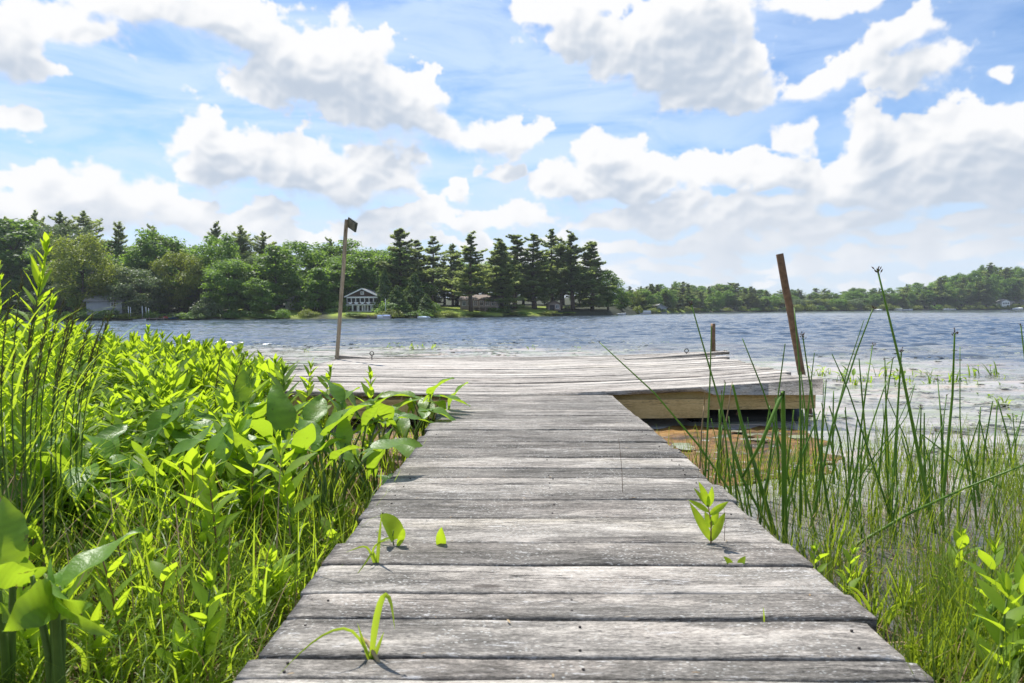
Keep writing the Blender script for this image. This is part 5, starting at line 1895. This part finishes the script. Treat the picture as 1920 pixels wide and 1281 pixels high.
for px, py, tips, lab in [
 (40, 1290, [(48, 1180, .0), (75, 1205, .1)], 'wide yellow-lit grass blades at the bottom left corner'),
 (200, 1290, [(135, 1185, 0), (228, 1240, -.1)], 'arching wide grass blade beside the bottom left corner blades'),
 (300, 1240, [(290, 1115, 0), (330, 1150, .05), (250, 1150, .05)], 'upright grass clump in front of the lit meadow'),
 (420, 1180, [(360, 1100, 0), (470, 1080, .05), (440, 1060, .1)], 'grass clump with crossed blades beside the low seedling'),
 (455, 1255, [(480, 1225, -.05), (430, 1200, 0)], 'grass blade bending onto the walkway corner'),
 (540, 1110, [(500, 1010, 0), (575, 1030, 0), (600, 1080, 0)], 'tall grass clump hugging the walkway edge'),
 (600, 1010, [(560, 920, 0), (640, 930, 0), (625, 900, 0.05)], 'grass clump by the walkway below the arrow leaves'),
 (660, 930, [(640, 850, 0), (690, 850, 0), (665, 835, 0.05)], 'small grass clump at the rusty water left of the walkway'),
 (250, 1080, [(180, 960, 0), (215, 930, 0), (290, 960, 0.1)], 'grass clump behind the nearest arrow-leaved plant'),
 (130, 980, [(90, 850, 0), (150, 830, 0), (190, 900, 0)], 'tall grass clump below the dark plumes'),
 (480, 1000, [(430, 900, 0), (490, 880, 0.1), (530, 930, 0)], 'grass clump between the two tall bright herbs'),
]:
    b_ = gpt(px, min(py, 1281))
    bl = []
    for tx, ty, dy in tips:
        for j in range(3):
            T_ = at_y(tx + rp.uniform(-22, 22), ty + rp.uniform(-12, 45), max(0.8, b_[1] + dy + rp.uniform(-.08, .08)))
            mid = b_ * .5 + T_ * .5 + UP * abs(T_[0] - b_[0]) * 0.45
            bl.append(([b_ + [rp.uniform(-.03, .03), rp.uniform(-.03, .03), -.02], mid, T_], rp.uniform(0.007, 0.014), rp.uniform(.3, 1)))
    blade_plant(lab, bl, b_, group='grass clumps of the left bank')


# --- tall plume grasses at the left edge
def plume(label, base, top, bend, group):
    base, top = np.array(base), np.array(top)
    root = thing('plume_grass', label, 'grass', tuple(base), group)
    root['kind'] = 'thing'
    st, lf, sd_ = Geo(), Geo(), Geo()
    ts = np.linspace(0, 1, 12)
    v = top - base
    P_ = np.array([v * t + np.array([bend * (t * t - t) * -1, 0, 0]) * 0 + np.array([bend, 0, 0]) * (t ** 3 - t) for t in ts])
    st.tube(P_, np.linspace(0.0032, 0.0012, 12), 5)
    for k in range(5):
        t = 0.18 + 0.13 * k + rp.uniform(-.03, .03)
        p = np.array([np.interp(t, ts, P_[:, j]) for j in range(3)])
        a = rp.uniform(-.7, .7) if rp.random() < .75 else rp.uniform(2, 4)
        lf.blade(p, rdir(a, rp.uniform(.7, 1.2)), np.array([-math.sin(a), math.cos(a), 0.2]), rp.uniform(.28, .5), rp.uniform(.004, .008), rp.uniform(.5, 1.7), 9, tint=rp.uniform(.4, 1))
    for k in range(56):
        t = rp.uniform(0.70, 1.0)
        p = np.array([np.interp(t, ts, P_[:, j]) for j in range(3)])
        d = nrm(nrm(P_[-1] - P_[-3]) + np.array([rp.gauss(0, .28), rp.gauss(0, .28), rp.gauss(0, .1)]))
        sd_.blade(p, d, nrm(np.cross(d, [0.2, 1, .3])), rp.uniform(.014, .04), 0.0028, 0.1, 2, tint=rp.random())
    st.obj('stem', STEMM, root)
    lf.obj('leaves', GRASS, root)
    sd_.obj('seed_head', PLUM, root)


PLG = [(60, 820, 95, 552, 2.0), (85, 810, 118, 566, 2.05), (95, 800, 140, 580, 2.1), (110, 800, 152, 562, 2.15), (125, 790, 172, 592, 2.2), (60, 830, 70, 560, 1.9), (40, 840, 42, 520, 1.85), (140, 790, 195, 600, 2.25), (30, 840, 20, 545, 1.8), (120, 800, 168, 618, 2.1), (100, 810, 128, 600, 2.05), (70, 830, 88, 610, 1.95), (145, 790, 214, 575, 2.3), (50, 840, 60, 600, 1.9), (155, 800, 182, 640, 2.25), (20, 850, -5, 560, 1.8), (440, 760, 458, 668, 3.3), (420, 760, 418, 655, 3.6)]
for k, (bx, by, tx, ty, Y) in enumerate(PLG):
    k = k - 4
    t_ = at_y(tx, ty, Y)
    b_ = at_y(bx, by, Y + 0.05)
    b_[2] = hz_at(b_[0], b_[1]) - 0.02
    plume('dark-headed plume grass leaning over the bed at the left edge' if k < 12 else ['brown-headed grass stalk rising in the middle of the bed', 'thin grass stalk just left of the brown-headed one'][k - 12], b_, t_, rp.uniform(.05, .16), 'plume grasses at the left edge' if k < 12 else None)
for k, (px, top, Y, lab) in enumerate([(18, 452, 2.2, 'tallest feathery bright shoot at the far left, tip against the trees'), (52, 560, 2.5, 'feathery bright shoot right of the tallest one'), (-12, 505, 2.3, 'feathery bright shoot cut by the left frame edge'), (85, 640, 2.7, 'feathery shoot at the foot of the plume grass'), (10, 610, 2.6, 'lowest feathery shoot at the left frame edge')]):
    p = at_y(px, top, Y)
    zg = hz_at(p[0], Y)
    st, lf = herb(450 + k, p[2] - zg, 26, 0.10, 0.017, 0.10, 9)
    pair('feathery_shoot', lab, (st, lf), (STEMM, LOOS), (p[0] , Y, zg), 'plant')

# --- tall rushes, right side


def rush(label, pts, w_px, head=None, group=None, mat=RUSHM, name='rush'):
    """A round rush stem through photo points; the first point stands in the water and gives the depth."""
    base = on_z(pts[0][0], pts[0][1], WATER)
    Y = base[1]
    P_ = [base - UP * 0.25]
    P_ = [base] + [at_y(px, py, Y + 0.04 * rp.uniform(-1, 1) * i) for i, (px, py) in enumerate(pts[1:], 1)]
    P_ = np.array(P_) - base
    if len(P_) == 2: P_ = np.array([P_[0], P_[0] * .5 + P_[1] * .5 + [rp.uniform(-.008, .008), 0, 0], P_[1]])
    P_ = np.concatenate([[P_[0] - nrm(P_[1] - P_[0]) * 0.22], P_])
    root = thing(name, label, 'rush', tuple(base), group)
    r0 = 0.8 * w_px / F * Y / 2
    g = Geo()
    # subdivide
    n_ = 14
    seg = np.concatenate([[0], np.cumsum(np.linalg.norm(np.diff(P_, axis=0), axis=1))])
    q = np.linspace(0, seg[-1], n_)
    q = np.sort(np.concatenate([q, seg[1:-1]]))
    Pq = np.stack([np.interp(q, seg, P_[:, j]) for j in range(3)], -1)
    rad = r0 * (1.0 - 0.62 * (q / seg[-1]) ** 1.3)
    g.tube(Pq, rad, 7, tint=np.repeat(0.3 + 0.4 * rp.random(), 1)[0])
    g.obj('stem', mat, root)
    if head:
        h = Geo()
        top = Pq[-1]
        d = nrm(Pq[-1] - Pq[-3])
        sc_ = head * Y / F
        for k in range(9):
            dd = nrm(d + np.array([rp.gauss(0, .5), rp.gauss(0, .5), rp.gauss(0, .25)]))
            p0 = top - d * sc_ * rp.uniform(0, .55)
            p1 = p0 + dd * sc_ * rp.uniform(.2, .5)
            h.tube([p0, p1], [0.0007, 0.0006], 3)
            l_ = sc_ * rp.uniform(.16, .26)
            h.tube([p1 - dd * l_ * .2, p1 + dd * l_ * .3, p1 + dd * l_], [l_ * .12, l_ * .26, l_ * .05], 5)
        h.obj('seed_head', SEED, root)
    return root


for pts, w, hd_, lab in [
 ([(1752, 1000), (1722, 850), (1690, 690), (1645, 505)], 10, 24, 'tallest rush, thick and tilting left, brown head high against the sky'),
 ([(1520, 990), (1560, 800), (1606, 660), (1637, 578)], 7, 14, 'rush leaning right to a small orange head beside the tallest rush'),
 ([(1452, 1010), (1388, 890), (1342, 730), (1296, 570)], 7, 14, 'rush leaning left across the short brown post'),
 ([(1375, 930), (1310, 835), (1228, 738), (1124, 642)], 6, 8, 'long dark rush slanting far left over the platform beam'),
 ([(1764, 985), (1776, 850), (1786, 740), (1790, 625)], 9, 18, 'thick straight rush with a brown head right of the tallest'),
 ([(1472, 1035), (1470, 880), (1468, 735), (1430, 825), (1392, 895)], 15, None, 'very thick broken rush folded over into a sharp bend'),
 ([(1452, 1000), (1420, 890), (1390, 790), (1374, 722)], 13, None, 'thick dark rush left of the folded one'),
 ([(1320, 930), (1326, 820), (1331, 720), (1334, 612)], 6, None, 'straight rush in front of the short brown post'),
 ([(1436, 940), (1448, 820), (1462, 720), (1472, 645)], 6, None, 'rush leaning right between folded rush and leaning pipe'),
 ([(1492, 960), (1465, 840), (1430, 730), (1392, 635)], 6, None, 'rush leaning left above the folded rush'),
 ([(1500, 990), (1502, 820), (1499, 690), (1489, 575)], 7, 8, 'rush standing upright over the foot of the leaning pipe'),
 ([(1562, 1010), (1540, 870), (1520, 730), (1505, 630)], 7, 18, 'rush with a brown head just right of the leaning pipe'),
 ([(1508, 900), (1514, 790), (1520, 720), (1527, 662)], 5, None, 'thin rush at the right end of the platform beam'),
 ([(1600, 960), (1612, 820), (1625, 720), (1636, 648)], 6, 14, 'rush with a head left of the tallest one, above the pickerel weeds'),
 ([(1668, 980), (1678, 850), (1685, 740), (1690, 660)], 8, 18, 'thick rush with a forked head under the tallest'),
 ([(1640, 970), (1652, 850), (1662, 750), (1674, 672)], 6, 10, 'slim rush beside the forked-head rush'),
 ([(1765, 980), (1768, 880), (1764, 780), (1758, 710)], 6, 18, 'rush with a ragged brown head below the thick straight one'),
 ([(1765, 960), (1766, 850), (1770, 780), (1775, 740)], 5, 10, 'thin rush with an orange head by the ragged one'),
 ([(1806, 900), (1800, 780), (1800, 700), (1800, 650)], 4, None, 'thin bare rush right of the thick straight one'),
 ([(1932, 780), (1928, 720), (1920, 660), (1914, 610)], 6, 10, 'rush cut by the right frame edge'),
 ([(1580, 960), (1608, 900), (1680, 800), (1715, 722)], 4, None, 'thin rush slanting right across the open water'),
 ([(1590, 1010), (1620, 900), (1700, 780), (1716, 718)], 4, None, 'second thin rush slanting right across the open water'),
 ([(1680, 1000), (1630, 850), (1590, 730), (1560, 664)], 6, None, 'dark rush slanting left over the platform end'),
 ([(1900, 925), (1810, 878), (1728, 814), (1726, 900)], 5, None, 'rush snapped near its top, tip hanging across the water'),
 ([(1600, 1025), (1700, 965), (1810, 915), (1930, 868)], 9, None, 'rush lying almost flat, rising to the right frame edge'),
 ([(1740, 1255), (1790, 1205), (1850, 1150), (1935, 1075)], 24, None, 'fat blurred rush lying close to the camera at lower right'),
 ([(1360, 890), (1355, 830), (1365, 770), (1373, 716)], 5, None, 'tan dried rush bent beside the thick dark one'),
 ([(1312, 880), (1316, 800), (1320, 760), (1322, 735)], 5, None, 'pale short rush against the platform beam'),
 ([(1560, 830), (1570, 770), (1590, 690), (1620, 600)], 4, None, 'thin rush crossing the leaning one, tip over the blue water'),
]:
    rush(lab, pts, w, hd_, 'tall rushes right of the walkway', STRAW if 'tan dried' in lab or 'pale short' in lab else RUSHM)
for k in range(120):
    px = rp.uniform(1300, 1960) if k < 90 else rp.uniform(1560, 1960)
    if k < 40: px = rp.choice([rp.gauss(1345, 30), rp.gauss(1440, 40), rp.gauss(1520, 40), rp.gauss(1640, 50), rp.gauss(1760, 60)])
    py = rp.uniform(880, 1040)
    b_ = on_z(px, py, WATER)
    if not clear_of_dock(b_[0], b_[1], 0.05): continue
    hpx = rp.uniform(70, 230) * (1.0 if px < 1700 else 0.8)
    tx = px + rp.gauss(0, 0.16) * hpx
    rush('slender green rush in the thick stand at the walkway edge' if px < 1560 else 'slender green rush in the open stand toward the right frame edge', [(px, py), (px * .6 + tx * .4 + rp.uniform(-3, 3), py - hpx * .5), (tx, py - hpx)], rp.uniform(3.5, 7.5), 9 if rp.random() < .25 else None, 'slender rushes by the walkway' if px < 1560 else 'slender rushes toward the right edge')

# --- fine rushes and sedge in the wet ground at right
g = Geo()
cnt = 0
while cnt < 8200:
    yq = 1.0 + 3.2 * rp.random() ** 1.6
    xq = XR + 0.02 + (0.80 * yq + 0.45 - XR) * rp.random() ** 0.85
    if xq < XR + 0.02: continue
    if yq > 2.3 and rp.random() < 0.35: continue
    cl = gnoise(np.array([xq * 2.6 + 40]), np.array([yq * 2.6 + 40]), 402)[0]
    if rp.random() > 0.42 + 1.3 * cl + 0.12 * (xq - XR): continue
    cnt += 1
    zg = max(hz_at(xq, yq), WATER - 0.02)
    a = rp.random() * 6.283
    L_ = rp.uniform(0.08, 0.30) * (1 + .35 * cl) * (1.25 if xq > 1.6 else 1)
    d = rdir(a, rp.uniform(1.0, 1.55))
    g.blade((xq, yq, zg - 0.01), d, np.array([-math.sin(a), math.cos(a), 0]), L_, rp.uniform(0.0018, 0.0038), rp.uniform(0, 0.5), 3, tint=min(1, max(0, rp.gauss(.45, .25))), tip=0.4)
dd_ = Geo()
for i in range(2600):
    yq = 1.0 + 3.4 * rp.random()
    xq = XR + 0.03 + (0.80 * yq + 0.45 - XR) * rp.random() ** 0.8
    zg = max(hz_at(xq, yq), WATER - 0.02)
    a = rp.random() * 6.283
    dd_.blade((xq, yq, zg - 0.01), rdir(a, rp.uniform(.8, 1.5)), np.array([-math.sin(a), math.cos(a), 0]), rp.uniform(0.06, 0.2), rp.uniform(0.0015, 0.003), rp.uniform(0, 0.6), 3, tint=rp.random(), tip=0.4)
tag(dd_.obj('dead_rush_grass', STRAW), 'dead tan rush stalks standing among the fine green rush grass', None, None, 'stuff')
tag(g.obj('thin_rush_grass', SPIKE), 'fine dark green rush grass standing in the wet ground right of the walkway', None, None, 'stuff')
for px, py, tips, lab in [
 (1560, 1060, [(1520, 1010, 0), (1570, 960, 0)], 'short grass clump at the walkway edge beside the rushes'),
 (1640, 1180, [(1575, 1105, 0), (1650, 1090, 0), (1700, 1120, 0)], 'broad-bladed grass clump by the nearest right walkway planks'),
 (1700, 1240, [(1800, 1185, 0), (1880, 1180, 0), (1710, 1160, .1)], 'broad-bladed grass clump arching right at the lower right'),
 (1850, 1270, [(1870, 1150, 0), (1910, 1190, 0), (1800, 1220, 0)], 'broad-bladed grass clump in the lower right corner'),
 (1780, 1281, [(1760, 1230, 0), (1830, 1240, 0)], 'low grass clump at the bottom right frame edge'),
 (1690, 1150, [(1660, 1060, 0), (1720, 1070, 0), (1745, 1100, 0)], 'fresh grass clump in the wet ground left of the bright herb'),
 (1800, 1160, [(1770, 1080, 0), (1830, 1090, 0)], 'fresh grass clump below the bright herb'),
 (1900, 1220, [(1880, 1130, 0), (1935, 1140, 0), (1850, 1160, 0)], 'fresh grass clump at the right frame edge'),
 (1740, 1275, [(1700, 1200, 0), (1770, 1190, 0), (1810, 1225, 0)], 'fresh grass clump by the fat blurred rush'),
 (1600, 1110, [(1600, 1040, 0), (1625, 1060, 0)], 'thin grass clump in the wet ground beyond the near planks'),
]:
    b_ = gpt(px, py)
    bl = []
    for tx, ty, dy in tips:
        for j in range(7):
            T_ = at_y(tx + rp.uniform(-34, 34), ty + rp.uniform(-12, 40), max(0.8, b_[1] + dy + rp.uniform(-.08, .08)))
            mid = b_ * .5 + T_ * .5 + UP * abs(T_[0] - b_[0]) * 0.4
            bl.append(([b_ + [rp.uniform(-.03, .03), rp.uniform(-.03, .03), -.02], mid, T_], rp.uniform(0.006, 0.012), rp.uniform(.2, .9)))
    blade_plant(lab, bl, b_, group='grass clumps of the right bank')
for k, (px, top, Y, L_, lab) in enumerate([(1850, 1030, 1.75, .08, 'bright leafy herb among the fine rushes near the right edge'), (1905, 1075, 1.6, .1, 'broad-leaved herb at the right frame edge'), (1790, 1000, 2.1, .07, 'small yellow herb in the fine rushes'), (1540, 1030, 1.95, .05, 'tiny pale herb at the water just right of the walkway'), (1875, 1110, 1.45, .09, 'low herb in front of the broad-leaved one'), (1585, 1030, 2.0, .05, 'tiny yellow herb in the shallow water')]):
    p = at_y(px, top, Y)
    zg = max(hz_at(p[0], Y), WATER - 0.02)
    st, lf = herb(470 + k, max(0.1, p[2] - zg), 7, L_, L_ * .32, 0.1, 5)
    pair('leafy_herb', lab, (st, lf), (STEMM, LOOS), (p[0], Y, zg), 'plant')


# --- floating leaves and emergent plants out on the water
g = Geo()
cnt = 0
while cnt < 17000:
    if rp.random() < 0.5:
        yq = 3.2 + 13 * rp.random() ** 1.4
        xq = rp.uniform(1.0, 0.85 * yq + 0.6)
    else:
        yq = 6.5 + 16 * rp.random() ** 1.1
        xq = rp.uniform(-0.6 * yq, 0.2 * yq)
    if not clear_of_dock(xq, yq, 0.02) or hz_at(xq, yq) > WATER - 0.005: continue
    if 0.6 < xq < 2.5 and yq < 5.4 and rp.random() < 0.9: continue
    if xq < 0 and yq < 6.9 + 0.35 * max(0, -xq - 2.3): continue
    pt_ = fbm(np.array([xq * 0.55 + 30]), np.array([yq * 1.1 + 30]), 4, .55, 410)[0]
    if rp.random() > 0.42 + 1.7 * pt_: continue
    cnt += 1
    big = rp.random() < (0.10 if xq > 0 else 0.3)
    R_ = rp.uniform(0.035, 0.07) if big else rp.uniform(0.008, 0.022)
    k_ = 8 if big else 5
    a0 = rp.random() * 6.283
    c = np.array([xq, yq, WATER + 0.012 + rp.uniform(0, 0.004) + (0.008 if big else 0)])
    tl = np.array([rp.gauss(0, .06), rp.gauss(0, .06)])
    an = a0 + np.linspace(0.25, 6.05, k_)
    V = np.concatenate([[c], c + np.stack([np.cos(an) * R_, np.sin(an) * R_ * .9, np.cos(an) * R_ * tl[0] + np.sin(an) * R_ * tl[1]], -1)])
    g.add(V, None, [[0, i, i + 1] for i in range(1, k_)], tint=min(1, max(0, rp.gauss(.55, .25))))
tag(g.obj('floating_leaves', PADM), 'mat of small floating leaves and pads on the sheltered water', None, None, 'stuff')

ems = []
for k in range(20):
    px = 1545 + k * 18 + rp.uniform(-11, 11)
    ems.append((px, rp.uniform(700, 726), rp.uniform(14, 38), 'pickerel weed clump in the line of weeds beyond the right rushes', 'pickerel weeds right of the platform'))
for k in range(9):
    ems.append((722 + k * 12 + rp.uniform(-4, 4), rp.uniform(650, 655), rp.uniform(7, 14), 'small weed tuft in the row beyond the back of the platform', 'weed tufts beyond the platform'))
for px, py, h in [(1000, 656, 12), (575, 661, 10), (1245, 643, 6), (1275, 642, 5), (1085, 652, 6), (455, 640, 6), (610, 640, 5)]:
    ems.append((px, py, h, 'lone weed tuft on the open water beyond the platform', 'lone weed tufts'))
for px, py, h in [(1880, 760, 30), (1905, 790, 26), (1850, 745, 16)]:
    ems.append((px, py, h, 'bright weed clump standing alone near the right frame edge', 'lone weeds at the right edge'))
for k, (px, py, h, lab, grp_) in enumerate(ems):
    b_ = on_z(px, py, WATER)
    H_ = h / F * b_[1]
    r = random.Random(800 + k)
    g = Geo()
    for j in range(r.randint(6, 11)):
        a = r.random() * 6.283
        e = r.uniform(.5, 1.5)
        p0 = np.array([r.gauss(0, .05), r.gauss(0, .05), -.04])
        if r.random() < .5: g.blade(p0, rdir(a, e), np.array([-math.sin(a), math.cos(a), 0]), H_ * r.uniform(.7, 1.25), 0.012 + H_ * .04, r.uniform(.2, 1.3), 5, tint=r.random())
        else:
            d = rdir(a, r.uniform(.2, 1.2))
            tip = p0 + rdir(a, 1.3) * H_ * r.uniform(.4, .8)
            g.tube([p0, tip], [.005, .003], 4)
            g.leaf(tip, d, np.cross(d, np.cross(UP, d)), H_ * r.uniform(.35, .6), H_ * .22, .5, .3, 5, tint=r.random())
    o = g.obj('water_weed', ARUM if k % 3 else GRASS)
    o.location = (b_[0], b_[1], WATER)
    tag(o, lab, 'plant', grp_)

# --- what grows up between the boards of the walkway
def deckp(px, py):
    p = on_deck(px, py)
    return p


b_ = deckp(1333, 1019)
u = b_[1] / F
st, lf = Geo(), Geo()
st.tube([[0, 0, -.05], [0.0, 0, 40 * u], [-6 * u, 0, 75 * u]], [.0022, .0019, .0012], 6)
for (x0, z0, x1, z1, w, tw, tt) in [(0, 5, -38, 80, 17, -.2, .9), (0, 5, 30, 62, 17, .3, .9), (0, 30, -10, 62, 15, .1, 1), (-3, 55, 30, 85, 13, .3, 1), (-4, 60, -42, 85, 11, -.2, 1), (-6, 70, -22, 122, 15, -.1, .85), (-6, 70, 2, 112, 14, 0, 1), (-6, 70, -30, 108, 9, 0, .8), (0, 35, 14, 68, 14, .1, .95)]:
    a = np.array([x0 * u, 0, z0 * u]); b = np.array([x1 * u, rp.uniform(-14, 14) * u, z1 * u])
    d = b - a
    lf.leaf(a, d, np.array([rp.uniform(-.3, .3), -1, .45]), np.linalg.norm(d) * .95, w * u * 1.0, .3, .35, 8, tint=tt - .2)
pair('sapling', 'bright leafy sapling growing through the boards near the right edge', (st, lf), (REDST, LOOS), tuple(b_), 'plant')
g = Geo()
b_ = deckp(1379, 1058)
u = b_[1] / F
for s in (-1, 1): g.leaf([s * 5 * u, 0, -6 * u], np.array([s * .55, .1, .8]), np.array([-s * .5, -1, .4]), 26 * u, 13 * u, .3, .3, 6, tint=.9)
o = g.obj('seedling', LOOS); o.location = b_
tag(o, 'pair of tiny leaves poking out of a gap in front of the sapling', 'plant')
b_ = deckp(742, 1024)
u = b_[1] / F
st, lf = Geo(), Geo()
st.tube([[0, 0, -.03], [-6 * u, 0, 14 * u], [-4 * u, 0, 30 * u]], [.0022, .002, .0015], 6)
lf.leaf([-2 * u, 0, 12 * u], np.array([-.32, 0.1, 1]), np.array([.75, -.75, .3]), 58 * u, 38 * u, .7, .75, 10, lambda t: math.sin(math.pi * min(1, .25 + .75 * t)) ** .7, tint=1.0)
lf.leaf([16 * u, -.01, 36 * u], np.array([-.25, -.1, -1]), np.array([.6, -.8, .1]), 42 * u, 15 * u, .3, .4, 8, tint=.35)
lf.leaf([-6 * u, 0, 16 * u], np.array([-1, 0, -.1]), np.array([0, -.5, 1]), 34 * u, 7 * u, .6, .3, 6, tint=.6)
pair('folded_leaf_sprout', 'bright folded broad leaf sprouting from the boards at left', (st, lf), (STEMM, LOOS), tuple(b_), 'plant')
g = Geo()
b_ = deckp(826, 1021)
g.leaf([0, 0, -.01], np.array([-.05, .1, 1]), np.array([.5, -.9, .2]), 44 * u, 20 * u, -.5, .6, 8, lambda t: max(0, math.sin(math.pi * (.22 + .78 * t))) ** .8, tint=.8, twist=.7)
o = g.obj('leaf_sprout', LOOS); o.location = b_
tag(o, 'small pointed leaf standing alone in a gap right of the folded leaf', 'plant')
b_ = deckp(706, 1057)
Yb = b_[1]
blade_plant('dark upright blade with drooping side leaves beside the folded leaf', [
 ([b_ - UP * .02, at_y(711, 1010, Yb), at_y(716, 960, Yb)], .010, .25),
 ([b_ - UP * .02, at_y(690, 1020, Yb), at_y(648, 1036, Yb - .02)], .007, .6),
 ([b_, at_y(700, 1030, Yb), at_y(690, 1050, Yb - .04), at_y(664, 1084, Yb - .08)], .008, .7),
 ([b_, at_y(695, 1030, Yb), at_y(712, 1015, Yb), at_y(735, 1013, Yb)], .006, .8)], b_, 'grass_sprout')
b_ = deckp(695, 1228)
Yb = b_[1]
blade_plant('grass tuft with an arching pale blade in the nearest wide gap', [
 ([b_ - UP * .02, at_y(703, 1160, Yb), at_y(718, 1108, Yb), at_y(734, 1115, Yb - .01), at_y(740, 1180, Yb - .03)], .014, .95),
 ([b_ - UP * .02, at_y(710, 1210, Yb), at_y(720, 1185, Yb)], .009, .4),
 ([b_ - UP * .02, at_y(680, 1200, Yb), at_y(670, 1168, Yb)], .007, .4),
 ([b_ - UP * .01, at_y(660, 1165, Yb - .01), at_y(590, 1195, Yb - .04), at_y(520, 1268, Yb - .10)], .006, .9)], b_, 'grass_sprout')
b_ = deckp(688, 1215)
g = Geo()
P_ = np.array([at_y(676, 1196, b_[1] + .0), at_y(690, 1205, b_[1] - .01), at_y(712, 1245, b_[1] - .05), at_y(734, 1278, b_[1] - .09)]) - b_
g.tube(P_, [.004, .0042, .0035, .0028], 7, tint=.9)
o = g.obj('dry_stalk', STRAW); o.location = b_
tag(o, 'broken tan stalk lying across the grass tuft', 'stalk')
for nm, px, py, tx, ty, w, mt, lab in [('dry_reed', 1168, 924, 1160, 822, .0012, SEED, 'thin dark dry stem standing upright in mid walkway'), ('dry_reed', 1358, 1015, 1357, 948, .001, SEED, 'hair-thin stem right beside the sapling')]:
    b_ = deckp(px, py)
    g = Geo()
    g.tube(np.array([b_ - UP * .01, (b_ + at_y(tx, ty, b_[1])) / 2 + [.003, 0, 0], at_y(tx, ty, b_[1])]) - b_, [w, w * .8, w * .5], 5)
    o = g.obj(nm, mt); o.location = b_
    tag(o, lab, 'stem')
b_ = deckp(1433, 1160)
blade_plant('single tiny grass shoot in the near gap at right', [([b_ - UP * .01, at_y(1432, 1150, b_[1]), at_y(1431, 1138, b_[1])], .004, .9)], b_, 'grass_shoot')
